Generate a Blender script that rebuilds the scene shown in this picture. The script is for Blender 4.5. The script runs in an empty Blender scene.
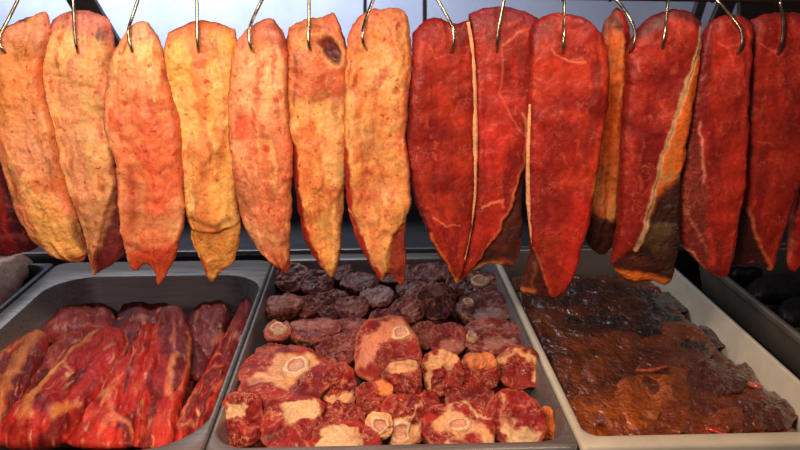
import bpy, math, random
import numpy as np
from mathutils import Vector, Matrix, Euler

random.seed(7)
Z0 = 0.90            # height of the tray rims above the floor
H = 0.75             # camera above the rims
F = 750.0
PITCH = math.atan(230.0 / F)
YAW = math.atan(29.0 / F * math.cos(PITCH))
scene = bpy.context.scene
COL = scene.collection

# ------------------------------------------------------------------ camera
cam_d = bpy.data.cameras.new('camera')
cam_d.sensor_width = 36.0
cam_d.lens = 36.0 * F / 800.0
cam_d.clip_start = 0.02
cam = bpy.data.objects.new('camera', cam_d)
COL.objects.link(cam)
cam.location = (0, 0, Z0 + H)
cam.rotation_euler = Euler((math.pi / 2 - PITCH, 0, -YAW), 'XYZ')
scene.camera = cam
cam_d.dof.use_dof = True
cam_d.dof.focus_distance = 1.42
cam_d.dof.aperture_fstop = 7.0
RM = np.array(cam.rotation_euler.to_matrix())
CP = np.array([0.0, 0.0, Z0 + H])


def rays(p):
    p = np.asarray(p, float)
    d = np.stack([(p[..., 0] - 400) / F, (225 - p[..., 1]) / F, -np.ones(p.shape[:-1])], -1)
    return d @ RM.T


def on_y(p, Y):
    d = rays(p)
    return CP + d * (Y / d[..., 1:2])


def on_z(p, z):
    d = rays(p)
    return CP + d * ((Z0 + z - CP[2]) / d[..., 2:3])


# ------------------------------------------------------------------ numpy noise
def _hash(ix, iy, iz, s):
    h = (ix * 374761393 + iy * 668265263 + iz * 2147483647 + s * 974634777) & 0xFFFFFFFF
    h = ((h ^ (h >> 13)) * 1274126177) & 0xFFFFFFFF
    h = ((h ^ (h >> 16)) * 2246822519) & 0xFFFFFFFF
    return ((h ^ (h >> 15)) & 0xFFFF) / 65535.0


def vnoise(P, s=0):
    P = np.asarray(P, float)
    if P.shape[-1] == 2:
        P = np.concatenate([P, np.zeros(P.shape[:-1] + (1,))], -1)
    I = np.floor(P).astype(np.int64)
    f = P - I
    f = f * f * (3 - 2 * f)
    r = 0
    for a in (0, 1):
        for b in (0, 1):
            for c in (0, 1):
                w = (f[..., 0] if a else 1 - f[..., 0]) * (f[..., 1] if b else 1 - f[..., 1]) * (f[..., 2] if c else 1 - f[..., 2])
                r = r + w * _hash(I[..., 0] + a, I[..., 1] + b, I[..., 2] + c, s)
    return r * 2 - 1


def fbm(P, s=0, o=4, g=0.5):
    P = np.asarray(P, float)
    r, a, t = 0, 1.0, 0
    for k in range(o):
        r = r + a * vnoise(P * (2.03 ** k), s + 17 * k)
        t += a
        a *= g
    return r / t


def sm(x, a, b):
    t = np.clip((x - a) / (b - a + 1e-9), 0, 1)
    return t * t * (3 - 2 * t)


def lin(c):
    c = np.asarray(c, float) / 255.0
    return np.where(c <= 0.04045, c / 12.92, ((c + 0.055) / 1.055) ** 2.4)


# ------------------------------------------------------------------ materials
MATS = {}


def nt_new(name):
    m = bpy.data.materials.new(name)
    m.use_nodes = True
    nt = m.node_tree
    return m, nt, nt.nodes['Principled BSDF']


def N(nt, t, **kw):
    n = nt.nodes.new(t)
    for k, v in kw.items():
        if k.startswith('i_'):
            n.inputs[k[2:].replace('_', ' ')].default_value = v
        else:
            setattr(n, k, v)
    return n


def mathn(nt, op, a, b=None, c=None, clamp=False):
    n = nt.nodes.new('ShaderNodeMath')
    n.operation = op
    n.use_clamp = clamp
    for i, v in enumerate((a, b, c)):
        if v is None:
            continue
        if isinstance(v, (int, float)):
            n.inputs[i].default_value = v
        else:
            nt.links.new(v, n.inputs[i])
    return n.outputs[0]


def mixc(nt, fac, a, b, mode='MIX'):
    n = nt.nodes.new('ShaderNodeMix')
    n.data_type = 'RGBA'
    n.blend_type = mode
    for idx, v in ((0, fac), (6, a), (7, b)):
        if isinstance(v, (int, float)):
            n.inputs[idx].default_value = v
        elif isinstance(v, tuple):
            n.inputs[idx].default_value = v
        else:
            nt.links.new(v, n.inputs[idx])
    return n.outputs[2]


def ramp(nt, fac, a, b):
    n = nt.nodes.new('ShaderNodeMapRange')
    n.interpolation_type = 'SMOOTHSTEP'
    nt.links.new(fac, n.inputs[0])
    n.inputs[1].default_value = a
    n.inputs[2].default_value = b
    return n.outputs[0]


def rgb(c):
    l = lin(c)
    return (float(l[0]), float(l[1]), float(l[2]), 1.0)


def meat_material(name, rough=0.42, coat=0.15, bump=0.5, stretch=(1, 1, 0.45), vein=(232, 120, 92), dist=0.003, spec=0.5, fine=0.35, gate=(.50, .66), vs=.75, det=6.0, cr=.12):
    """colour attribute plus procedural marbling (attribute 'mask': r marbling, g specks, b extra wrinkles)"""
    m, nt, bs = nt_new(name)
    L = nt.links.new
    tc = N(nt, 'ShaderNodeTexCoord')
    oi = N(nt, 'ShaderNodeObjectInfo')
    off = mathn(nt, 'MULTIPLY', oi.outputs['Random'], 37.0)
    add = N(nt, 'ShaderNodeVectorMath', operation='ADD')
    L(tc.outputs['Object'], add.inputs[0]); L(off, add.inputs[1])
    mp = N(nt, 'ShaderNodeMapping')
    mp.inputs['Scale'].default_value = stretch
    L(add.outputs[0], mp.inputs[0])
    vec = mp.outputs[0]
    warp = N(nt, 'ShaderNodeTexNoise', i_Scale=35.0, i_Detail=3.0)
    L(vec, warp.inputs['Vector'])
    wm = N(nt, 'ShaderNodeVectorMath', operation='MULTIPLY_ADD')
    L(warp.outputs['Color'], wm.inputs[0]); wm.inputs[1].default_value = (0.03, 0.03, 0.03); L(vec, wm.inputs[2])
    ca = N(nt, 'ShaderNodeAttribute', attribute_name='paint')
    ma = N(nt, 'ShaderNodeAttribute', attribute_name='mask')
    sep = N(nt, 'ShaderNodeSeparateColor')
    L(ma.outputs['Color'], sep.inputs[0])
    R, G, B = sep.outputs[0], sep.outputs[1], sep.outputs[2]
    # brightness variation
    n1 = N(nt, 'ShaderNodeTexNoise', i_Scale=28.0, i_Detail=det, i_Roughness=0.62)
    L(vec, n1.inputs['Vector'])
    var = N(nt, 'ShaderNodeMapRange'); L(n1.outputs[0], var.inputs[0])
    var.inputs[1].default_value = 0.25; var.inputs[2].default_value = 0.75
    var.inputs[3].default_value = 0.58; var.inputs[4].default_value = 1.25
    c0 = mixc(nt, 1.0, ca.outputs['Color'], var.outputs[0], 'MULTIPLY')
    n6 = N(nt, 'ShaderNodeTexNoise', i_Scale=170.0, i_Detail=4.0, i_Roughness=0.7)
    L(wm.outputs[0], n6.inputs['Vector'])
    v6 = N(nt, 'ShaderNodeMapRange'); L(n6.outputs[0], v6.inputs[0])
    v6.inputs[1].default_value = 0.3; v6.inputs[2].default_value = 0.7
    v6.inputs[3].default_value = 0.68; v6.inputs[4].default_value = 1.22
    c0 = mixc(nt, 1.0, c0, v6.outputs[0], 'MULTIPLY')
    # marbling : thin net of pale threads
    v1 = N(nt, 'ShaderNodeTexVoronoi', feature='DISTANCE_TO_EDGE', i_Scale=85.0)
    L(wm.outputs[0], v1.inputs['Vector'])
    l1 = mathn(nt, 'SUBTRACT', 1.0, ramp(nt, v1.outputs[0], 0.0, 0.05))
    v2 = N(nt, 'ShaderNodeTexVoronoi', feature='DISTANCE_TO_EDGE', i_Scale=210.0)
    L(wm.outputs[0], v2.inputs['Vector'])
    l2 = mathn(nt, 'SUBTRACT', 1.0, ramp(nt, v2.outputs[0], 0.0, 0.10))
    n2 = N(nt, 'ShaderNodeTexNoise', i_Scale=26.0, i_Detail=2.0)
    L(vec, n2.inputs['Vector'])
    gate = ramp(nt, n2.outputs[0], gate[0], gate[1])
    n5 = N(nt, 'ShaderNodeTexNoise', i_Scale=120.0, i_Detail=1.0)
    L(vec, n5.inputs['Vector'])
    gate = mathn(nt, 'MULTIPLY', gate, ramp(nt, n5.outputs[0], 0.38, 0.6))
    vv = mathn(nt, 'MAXIMUM', mathn(nt, 'MULTIPLY', l1, gate), mathn(nt, 'MULTIPLY', mathn(nt, 'MULTIPLY', l2, gate), 0.55))
    vv = mathn(nt, 'MULTIPLY', vv, R, clamp=True)
    c1 = mixc(nt, mathn(nt, 'MULTIPLY', vv, vs), c0, rgb(vein))
    dk = mathn(nt, 'MULTIPLY', ramp(nt, n1.outputs[0], 0.56, 0.40), R)
    # red specks and small yellow lumps in fat
    n3 = N(nt, 'ShaderNodeTexNoise', i_Scale=95.0, i_Detail=3.0, i_Roughness=0.6)
    L(vec, n3.inputs['Vector'])
    sp = mathn(nt, 'MULTIPLY', ramp(nt, n3.outputs[0], 0.62, 0.69), G)
    c2 = mixc(nt, mathn(nt, 'MULTIPLY', sp, 0.8), c1, rgb((172, 44, 26)))
    n4 = N(nt, 'ShaderNodeTexNoise', i_Scale=14.0, i_Detail=4.0, i_Roughness=0.7)
    L(vec, n4.inputs['Vector'])
    bl = mathn(nt, 'MULTIPLY', ramp(nt, n4.outputs[0], 0.54, 0.70), mathn(nt, 'MULTIPLY', G, 0.5))
    c3 = mixc(nt, bl, c2, rgb((216, 92, 52)))
    yl = mathn(nt, 'MULTIPLY', ramp(nt, n4.outputs[0], 0.46, 0.30), mathn(nt, 'MULTIPLY', G, 0.35))
    c4 = mixc(nt, yl, c3, rgb((250, 196, 116)))
    L(c4, bs.inputs['Base Color'])
    bs.inputs['Roughness'].default_value = rough
    rr = N(nt, 'ShaderNodeMapRange'); L(n3.outputs[0], rr.inputs[0])
    rr.inputs[3].default_value = rough - 0.16; rr.inputs[4].default_value = rough + 0.2
    L(rr.outputs[0], bs.inputs['Roughness'])
    bs.inputs['Coat Weight'].default_value = coat
    bs.inputs['Coat Roughness'].default_value = cr
    bs.inputs['Specular IOR Level'].default_value = spec
    h = mathn(nt, 'ADD', mathn(nt, 'MULTIPLY', n1.outputs[0], 1.2), mathn(nt, 'MULTIPLY', n3.outputs[0], 0.1 + fine))
    h = mathn(nt, 'ADD', h, mathn(nt, 'MULTIPLY', vv, 0.25))
    h = mathn(nt, 'ADD', h, mathn(nt, 'MULTIPLY', n6.outputs[0], fine))
    mw = N(nt, 'ShaderNodeTexNoise', i_Scale=60.0, i_Detail=2.0, i_Distortion=1.5)
    L(vec, mw.inputs['Vector'])
    h = mathn(nt, 'ADD', h, mathn(nt, 'MULTIPLY', mathn(nt, 'MULTIPLY', mw.outputs[0], B), 3.0))
    bp = N(nt, 'ShaderNodeBump', i_Strength=bump, i_Distance=dist)
    L(h, bp.inputs['Height'])
    L(bp.outputs[0], bs.inputs['Normal'])
    L(bp.outputs[0], bs.inputs['Coat Normal'])
    return m


M_HANG = meat_material('hung_beef', rough=0.46, coat=0.05, bump=0.6, spec=0.3, stretch=(0.75, 1, 0.8), gate=(.44, .64), vs=.42, vein=(236, 104, 74))
M_TRAYMEAT = meat_material('raw_beef', rough=0.5, coat=0.10, fine=.1, bump=0.6, cr=.08, stretch=(1, 0.5, 1), vein=(226, 120, 88), spec=.15)
M_SHANK = meat_material('shank_beef', rough=0.48, coat=0.08, bump=0.5, stretch=(1, 1, 1), vein=(246, 166, 130), spec=0.18, fine=.12, gate=(.42, .56), vs=.85)
M_LIVER = meat_material('sauced_liver', rough=0.4, coat=1.0, bump=1.0, stretch=(1, 0.9, 1), dist=0.011, spec=.2, fine=0.0, det=2.0, cr=.05)
M_BONE = meat_material('bone', rough=0.45, coat=0.1, bump=0.3, stretch=(1, 1, 1))


def metal(name, c, rough=0.35, metallic=0.85, sc=(4, 60, 60), var=0.25, bump=0.0):
    m, nt, bs = nt_new(name)
    L = nt.links.new
    tc = N(nt, 'ShaderNodeTexCoord')
    mp = N(nt, 'ShaderNodeMapping'); mp.inputs['Scale'].default_value = sc
    L(tc.outputs['Object'], mp.inputs[0])
    n = N(nt, 'ShaderNodeTexNoise', i_Scale=2.0, i_Detail=5.0, i_Roughness=0.6)
    L(mp.outputs[0], n.inputs['Vector'])
    r = N(nt, 'ShaderNodeMapRange'); L(n.outputs[0], r.inputs[0])
    r.inputs[1].default_value = 0.3; r.inputs[2].default_value = 0.7
    r.inputs[3].default_value = 1 - var; r.inputs[4].default_value = 1 + var
    L(mixc(nt, 1.0, rgb(c), r.outputs[0], 'MULTIPLY'), bs.inputs['Base Color'])
    bs.inputs['Metallic'].default_value = metallic
    r2 = N(nt, 'ShaderNodeMapRange'); L(n.outputs[0], r2.inputs[0])
    r2.inputs[3].default_value = rough - 0.1; r2.inputs[4].default_value = rough + 0.15
    L(r2.outputs[0], bs.inputs['Roughness'])
    if bump:
        b = N(nt, 'ShaderNodeBump', i_Strength=bump, i_Distance=0.002); L(n.outputs[0], b.inputs['Height']); L(b.outputs[0], bs.inputs['Normal'])
    return m


M_STEEL = metal('tray_steel', (138, 131, 128), 0.36, 0.55)
M_DSTEEL = metal('dark_steel', (66, 68, 76), 0.42, 0.6)
M_HOOK = metal('hook_steel', (178, 162, 138), 0.25, 1.0, sc=(30, 30, 30), var=0.35)
M_RAIL = metal('rail_steel', (62, 50, 44), 0.45, 0.6)
M_WHITE = metal('cream_plastic', (206, 190, 168), 0.4, 0.0, sc=(9, 9, 9), var=0.1)
M_BLACKTRAY = metal('dark_tray', (116, 104, 92), 0.4, 0.2, sc=(9, 9, 9), var=0.15)
M_WALL = metal('pale_blue_panel', (184, 194, 222), 0.55, 0.0, sc=(3, 3, 3), var=0.10)
M_STRUT = metal('strut_metal', (58, 50, 58), 0.5, 0.4, sc=(12, 12, 12), var=0.3)
M_FLOOR = metal('floor_tile', (120, 112, 104), 0.6, 0.0, sc=(5, 5, 5), var=0.2)


# ------------------------------------------------------------------ object helpers
def tag(o, label=None, cat=None, group=None, kind=None):
    if label: o['label'] = label
    if cat: o['category'] = cat
    if group: o['group'] = group
    if kind: o['kind'] = kind
    return o


def link_mesh(name, V, faces, mat, parent=None, paint=None, mask=None, smooth=True, origin=None):
    V = np.asarray(V, float)
    o_ = np.array(origin) if origin is not None else V.mean(0)
    if parent is not None and origin is None:
        o_ = np.array(parent.location)
    me = bpy.data.meshes.new(name)
    me.from_pydata((V - o_).tolist(), [], faces)
    me.update()
    if smooth:
        me.polygons.foreach_set('use_smooth', [True] * len(me.polygons))
    if paint is not None:
        a = me.color_attributes.new('paint', 'FLOAT_COLOR', 'POINT')
        a.data.foreach_set('color', np.concatenate([paint, np.ones((len(V), 1))], 1).ravel())
        b = me.color_attributes.new('mask', 'FLOAT_COLOR', 'POINT')
        b.data.foreach_set('color', np.concatenate([mask, np.ones((len(V), 1))], 1).ravel())
    me.materials.append(mat)
    o = bpy.data.objects.new(name, me)
    COL.objects.link(o)
    if parent is not None:
        o.parent = parent
        o.location = (0, 0, 0)
    else:
        o.location = o_
    return o


def resample(pts, n, smooth=2):
    p = np.asarray(pts, float)
    for _ in range(smooth):      # corner cutting that keeps the ends
        if len(p) < 3: break
        q = [p[0]]
        for a, b in zip(p[:-1], p[1:]):
            q += [a * .75 + b * .25, a * .25 + b * .75]
        q.append(p[-1]); p = np.array(q)
    d = np.r_[0, np.cumsum(np.linalg.norm(np.diff(p, axis=0), axis=1))]
    t = np.linspace(0, d[-1], n)
    return np.stack([np.interp(t, d, p[:, 0]), np.interp(t, d, p[:, 1])], 1)


def resample_at(pts, t, smooth=1):
    q = resample(pts, 400, smooth)
    s = np.linspace(0, 1, 400)
    return np.stack([np.interp(t, s, q[:, 0]), np.interp(t, s, q[:, 1])], 1)


def d_seg(P, pts, closed=False):
    pts = np.asarray(pts, float)
    best = np.full(len(P), 1e9)
    n = len(pts)
    for i in range(n if closed else n - 1):
        a, b = pts[i], pts[(i + 1) % n]
        ab = b - a
        t = np.clip(((P - a) @ ab) / (ab @ ab + 1e-9), 0, 1)
        best = np.minimum(best, np.linalg.norm(P - (a + t[:, None] * ab), axis=1))
    return best


def inside(P, pts):
    pts = np.asarray(pts, float)
    c = np.zeros(len(P), bool)
    j = len(pts) - 1
    for i in range(len(pts)):
        xi, yi = pts[i]; xj, yj = pts[j]
        k = ((yi > P[:, 1]) != (yj > P[:, 1])) & (P[:, 0] < (xj - xi) * (P[:, 1] - yi) / (yj - yi + 1e-12) + xi)
        c ^= k
        j = i
    return c


def weight(item, P):
    k = item['k']
    s = item.get('s', 2.0)
    if k == 'poly':
        d = d_seg(P, item['p'], True)
        d = np.where(inside(P, item['p']), -d, d)
    elif k == 'line':
        d = d_seg(P, item['p']) - item['w']
    else:
        cx, cy, rx, ry = item['e']
        a = math.radians(item.get('a', 0))
        x = (P[:, 0] - cx) * math.cos(a) + (P[:, 1] - cy) * math.sin(a)
        y = -(P[:, 0] - cx) * math.sin(a) + (P[:, 1] - cy) * math.cos(a)
        d = (np.sqrt((x / rx) ** 2 + (y / ry) ** 2) - 1) * min(rx, ry)
    return item.get('al', 1.0) * (1 - sm(d, -s, s))


def poly(p, c, s=2, al=1, m=None, dz=0): return dict(k='poly', p=p, c=c, s=s, al=al, m=m, dz=dz)
def line(p, w, c, s=1.2, al=1, m=None, dz=0): return dict(k='line', p=p, w=w, c=c, s=s, al=al, m=m, dz=dz)
def ell(cx, cy, rx, ry, c, s=2, al=1, a=0, m=None, dz=0): return dict(k='ell', e=(cx, cy, rx, ry), a=a, c=c, s=s, al=al, m=m, dz=dz)


def slab(name, L, R, T, B, mapf, n, thick, base, mask, items=(), mat=None, res=1.2, seed=0, wob=0.8, lump=0.003,
         lump_px=30.0, back=None, pu=3.0, pv=8.0, grad=None, bend=None, jag=1.0, back_thick=None, sp=1.0, grain=(), groove=0.0, edge_c=None):
    """closed cushion-shaped slab whose outline is a Coons patch of four edge lines (L,R top->bottom, T,B left->right)"""
    w = max(np.linalg.norm(np.array(T[0]) - T[-1]), np.linalg.norm(np.array(L[len(L) // 2]) - R[len(R) // 2]))
    h = np.linalg.norm(np.array(L[0]) - np.array(L[-1]))
    nu = int(min(110, max(14, w * 1.15 / res))); nv = int(min(300, max(14, h / res)))
    tu = np.linspace(0, 1, nu); tu = 0.7 * tu + 0.3 * (0.5 - 0.5 * np.cos(np.pi * tu))
    tv = np.linspace(0, 1, nv); tv = 0.9 * tv + 0.1 * (0.5 - 0.5 * np.cos(np.pi * tv))
    Lp, Rp = resample_at(L, tv), resample_at(R, tv)
    Tp, Bp = resample_at(T, tu), resample_at(B, tu)
    U, V = np.meshgrid(tu, tv)
    U3, V3 = U[..., None], V[..., None]
    P = (1 - U3) * Lp[:, None] + U3 * Rp[:, None] + (1 - V3) * Tp[None] + V3 * Bp[None] \
        - ((1 - U3) * (1 - V3) * Lp[0] + U3 * (1 - V3) * Rp[0] + (1 - U3) * V3 * Lp[-1] + U3 * V3 * Rp[-1])
    Q = P.reshape(-1, 2)
    # ragged edges
    jn = np.stack([fbm(Q * 0.11, seed + 3, 4), fbm(Q * 0.11, seed + 4, 4)], 1) * 2.0 * jag
    P2 = Q + jn
    f = (np.clip(1 - np.abs(2 * U - 1) ** pu, 0, 1) ** 0.55 * np.clip(1 - np.abs(2 * V - 1) ** pv, 0, 1) ** 0.5).ravel()
    W = mapf(P2)
    wn = np.asarray(n, float)
    bump_ = (fbm(Q / lump_px, seed + 9, 4) * lump * 2.2 + fbm(Q / (lump_px * .28), seed + 19, 3) * lump * 0.7 * sp) * np.minimum(1, f * 1.4)
    # paint
    Pw = Q + np.stack([fbm(Q * 0.13, seed + 31, 4), fbm(Q * 0.13, seed + 32, 4)], 1) * 4.0 * wob
    c1, c2 = lin(base[0]), lin(base[1])
    t = sm(fbm(Q / 26.0, seed + 40, 4), -0.35, 0.35)[:, None]
    C = c1 * (1 - t) + c2 * t
    M = np.tile(np.array(mask, float), (len(Q), 1))
    dz = np.zeros(len(Q))
    uv = np.stack([U.ravel() + .05 * fbm(Q * .06, seed + 60, 3), V.ravel()], 1)
    for gi, (gu, gv, gc, thr, ga) in enumerate(grain):
        gn = fbm(uv * np.array([gu, gv]) + 7.7 * gi + seed * 1.31, seed + 70 + gi, 4)
        wt = sm(gn, thr, thr + .16) * ga
        C = C * (1 - wt[:, None]) + lin(gc) * wt[:, None]
    if edge_c is not None:  # darkens side edges in the colour for crevice shade, reddish meat on fat
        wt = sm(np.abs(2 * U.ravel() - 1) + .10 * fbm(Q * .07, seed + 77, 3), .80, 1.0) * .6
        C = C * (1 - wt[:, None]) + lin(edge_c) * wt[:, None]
    if groove:
        dz += groove * fbm(uv * np.array([5.0, 1.4]) + seed, seed + 90, 3)
    for it in items:
        wt = weight(it, Pw)
        C = C * (1 - wt[:, None]) + lin(it['c']) * wt[:, None]
        if it['m'] is not None:
            M = M * (1 - wt[:, None]) + np.array(it['m'], float) * wt[:, None]
        dz += wt * it['dz']
    bd = bend(Q) if bend is not None else 0
    Wf = W + wn * (thick * f + bump_ + dz * np.minimum(1, f * 1.5) + bd)[:, None]
    bt = thick if back_thick is None else back_thick
    Wb = W - wn * (bt * f - bd)[:, None]
    gid = np.arange(nu * nv).reshape(nv, nu)
    bidx = np.full((nv, nu), -1)
    inner = np.zeros((nv, nu), bool); inner[1:-1, 1:-1] = True
    bidx[inner] = nu * nv + np.arange(inner.sum())
    bidx[~inner] = gid[~inner]
    VV = np.concatenate([Wf, Wb.reshape(nv, nu, 3)[inner]])
    Cb = C.reshape(nv, nu, 3)[inner]
    if back is not None:
        Cb = np.tile(lin(back), (len(Cb), 1))
    CC = np.concatenate([C, Cb]); MM = np.concatenate([M, M.reshape(nv, nu, 3)[inner]])
    a, b, c, d = gid[:-1, :-1].ravel(), gid[1:, :-1].ravel(), gid[1:, 1:].ravel(), gid[:-1, 1:].ravel()
    F1 = np.stack([a, b, c, d], 1)
    a, b, c, d = bidx[:-1, :-1].ravel(), bidx[:-1, 1:].ravel(), bidx[1:, 1:].ravel(), bidx[1:, :-1].ravel()
    F2 = np.stack([a, b, c, d], 1)
    faces = F1.tolist() + [q for q in F2.tolist() if len(set(q)) == 4 and not all(i < nu * nv for i in q)]
    # boundary quads of the back layer in the corners
    faces += [q for q in F2.tolist() if len(set(q)) == 4 and all(i < nu * nv for i in q) and False]
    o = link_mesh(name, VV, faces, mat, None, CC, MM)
    o['tmp'] = 1
    del o['tmp']
    return o


def tube(pts, r, seg=10, closed_caps=True, radii=None):
    """swept tube along 3-D points -> verts, faces"""
    p = np.asarray(pts, float)
    n = len(p)
    T = np.gradient(p, axis=0); T /= np.linalg.norm(T, axis=1)[:, None] + 1e-12
    up = np.array([0, 1.0, 0.03]); V = []; 
    a = np.cross(T[0], up); a /= np.linalg.norm(a)
    for i in range(n):
        a = a - T[i] * (a @ T[i]); a /= np.linalg.norm(a)
        b = np.cross(T[i], a)
        rr = radii[i] if radii is not None else r
        for k in range(seg):
            t = 2 * math.pi * k / seg
            V.append(p[i] + rr * (math.cos(t) * a + math.sin(t) * b))
    Fc = []
    for i in range(n - 1):
        for k in range(seg):
            k2 = (k + 1) % seg
            Fc.append([i * seg + k, i * seg + k2, (i + 1) * seg + k2, (i + 1) * seg + k])
    Fc.append(list(range(seg))[::-1]); Fc.append([(n - 1) * seg + k for k in range(seg)])
    return np.array(V), Fc


def spline3(pts, n=60):
    p = np.asarray(pts, float)
    for _ in range(3):
        q = [p[0]]
        for a, b in zip(p[:-1], p[1:]):
            q += [a * .75 + b * .25, a * .25 + b * .75]
        q.append(p[-1]); p = np.array(q)
    d = np.r_[0, np.cumsum(np.linalg.norm(np.diff(p, axis=0), axis=1))]
    t = np.linspace(0, d[-1], n)
    return np.stack([np.interp(t, d, p[:, i]) for i in range(3)], 1)


def box_mesh(lo, hi):
    x0, y0, z0 = lo; x1, y1, z1 = hi
    V = [(x0, y0, z0), (x1, y0, z0), (x1, y1, z0), (x0, y1, z0), (x0, y0, z1), (x1, y0, z1), (x1, y1, z1), (x0, y1, z1)]
    Fc = [[0, 3, 2, 1], [4, 5, 6, 7], [0, 1, 5, 4], [1, 2, 6, 5], [2, 3, 7, 6], [3, 0, 4, 7]]
    return np.array(V), Fc


def add_bevel(o, w=0.003, s=2):
    b = o.modifiers.new('bevel', 'BEVEL'); b.width = w; b.segments = s; b.limit_method = 'ANGLE'


# ================================================================== SETTING
V, Fc = box_mesh((-4, -1.5, -0.05), (4, 4.5, 0)); o = link_mesh('floor', V, Fc, M_FLOOR, smooth=False); tag(o, kind='structure')
V, Fc = box_mesh((-4, 3.7, 0), (4, 3.8, Z0 + 0.92)); o = link_mesh('wall_back', V, Fc, M_WALL, smooth=False); tag(o, kind='structure')
V, Fc = box_mesh((-4, 3.68, Z0 + 0.92), (4, 3.82, Z0 + 1.9)); o = link_mesh('wall_upper_added', V, Fc, M_DSTEEL, smooth=False); tag(o, kind='structure')  # unseen dark panel, added to keep bright wall reflections off the trays

# ================================================================== COUNTER
def zpx(py, z=0.0, px=385): return float(on_z(np.array([px, py]), z)[1])
def xz(px, py, z=0.0): return float(on_z(np.array([px, py]), z)[0])


YF = zpx(445)        # inner front edge of the trays
cnt = bpy.data.objects.new('display_counter', None); COL.objects.link(cnt); cnt.location = (0, 1.5, 0)
tag(cnt, 'dark steel butcher display counter holding the meat trays', 'counter')
V, Fc = box_mesh((-2.4, YF - 0.05, Z0 - 0.20), (2.4, 2.62, Z0 - 0.15)); o = link_mesh('counter_top', V, Fc, M_DSTEEL, cnt, smooth=False)
V, Fc = box_mesh((-2.4, YF - 0.045, 0.0), (2.4, 2.62, Z0 - 0.2)); o = link_mesh('counter_body', V, Fc, M_DSTEEL, cnt, smooth=False)
YB = zpx(262)
V, Fc = box_mesh((-2.4, zpx(252) + .004, Z0 - 0.149), (2.4, 2.62, Z0 - 0.004)); led = link_mesh('rear_ledge', V, Fc, M_DSTEEL, smooth=False); add_bevel(led, 0.004)
tag(led, 'dark steel ledge running behind the row of trays', 'ledge')
V, Fc = box_mesh((-2.4, zpx(251.5) + .006, Z0 - 0.006), (2.4, zpx(249.5), Z0 + 0.006)); o = link_mesh('ledge_bar', V, Fc, M_STEEL, led, smooth=False); add_bevel(o, 0.002)
zt = on_y(np.array([400, 66]), 2.5)[2]
V, Fc = box_mesh((-2.4, 2.63, 0), (2.4, 2.66, float(zt))); o = link_mesh('wall_rear', V, Fc, M_DSTEEL, smooth=False); add_bevel(o, 0.004); tag(o, kind='structure')

# ================================================================== TRAYS
def rrect(x0, x1, y0, y1, r, n=10):
    pts = []
    r = min(r, (x1 - x0) / 2 - 1e-4, (y1 - y0) / 2 - 1e-4)
    for cx, cy, a0 in ((x1 - r, y1 - r, 0), (x0 + r, y1 - r, 90), (x0 + r, y0 + r, 180), (x1 - r, y0 + r, 270)):
        for k in range(n + 1):
            a = math.radians(a0 + 90 * k / n)
            pts.append((cx + r * math.cos(a), cy + r * math.sin(a)))
    return pts


def tray(x0, x1, y0, y1, rim, rc, depth, mat, label, z=0.0, draft=0.02, rim_h=0.004, rims=None):
    """pan: outer edge, rolled rim, rounded opening, drafted walls, floor"""
    rl, rr_, rf, rb = rims or (rim,) * 4
    loops = []
    def lp(ins, rad, zz): return [(a, b, Z0 + z + zz) for a, b in rrect(x0 + ins, x1 - ins, y0 + ins, y1 - ins, rad)]
    def li(f, e, rad, zz): return [(a, b, Z0 + z + zz) for a, b in rrect(x0 + rl * f + e, x1 - rr_ * f - e, y0 + rf * f + e, y1 - rb * f - e, rad)]
    loops.append(lp(0.001, rc * .3, -0.014))
    loops.append(lp(0, rc * .3, -0.004))
    loops.append(lp(0.0015, rc * .3, 0))
    loops.append(lp(0.004, rc * .35, rim_h * .6))
    loops.append(li(.8, 0, rc * .9, rim_h * .6))
    loops.append(li(1, -0.001, rc, 0))
    loops.append(li(1, 0.002, rc, -0.006))
    loops.append(li(1, draft * .8, rc, -depth * .85))
    loops.append(li(1, draft + 0.006, rc * .9, -depth * .97))
    loops.append(li(1, draft + 0.02, rc * .8, -depth))
    n = len(loops[0]); V = [v for l in loops for v in l]; Fc = []
    for i in range(len(loops) - 1):
        for k in range(n):
            k2 = (k + 1) % n
            Fc.append([i * n + k, i * n + k2, (i + 1) * n + k2, (i + 1) * n + k])
    Fc.append([(len(loops) - 1) * n + k for k in range(n)])
    # underside
    b = len(V)
    und = [li(1, -0.004, rc, -0.012), li(1, draft * .8 - 0.003, rc, -depth * .85), li(1, draft + 0.018, rc * .8, -depth - 0.003)]
    for l in und: V += l
    def strip(s0, s1):
        for k in range(n):
            k2 = (k + 1) % n
            Fc.append([s0 + k2, s0 + k, s1 + k, s1 + k2])
    strip(0, b); strip(b, b + n); strip(b + n, b + 2 * n)
    Fc.append([b + 2 * n + k for k in range(n)][::-1])
    V = np.array(V)
    rimF = Fc[:5 * n]; panF = Fc[5 * n:]
    o = link_mesh('meat_tray', V, panF, mat, smooth=True, origin=((x0 + x1) / 2, (y0 + y1) / 2, Z0 - depth))
    rm = link_mesh('rim', V[:6 * n], rimF, mat, o, smooth=True)
    e2 = rm.modifiers.new('es', 'EDGE_SPLIT'); e2.split_angle = math.radians(50)
    es = o.modifiers.new('es', 'EDGE_SPLIT'); es.split_angle = math.radians(50)
    tag(o, label, 'tray')
    return o


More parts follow.
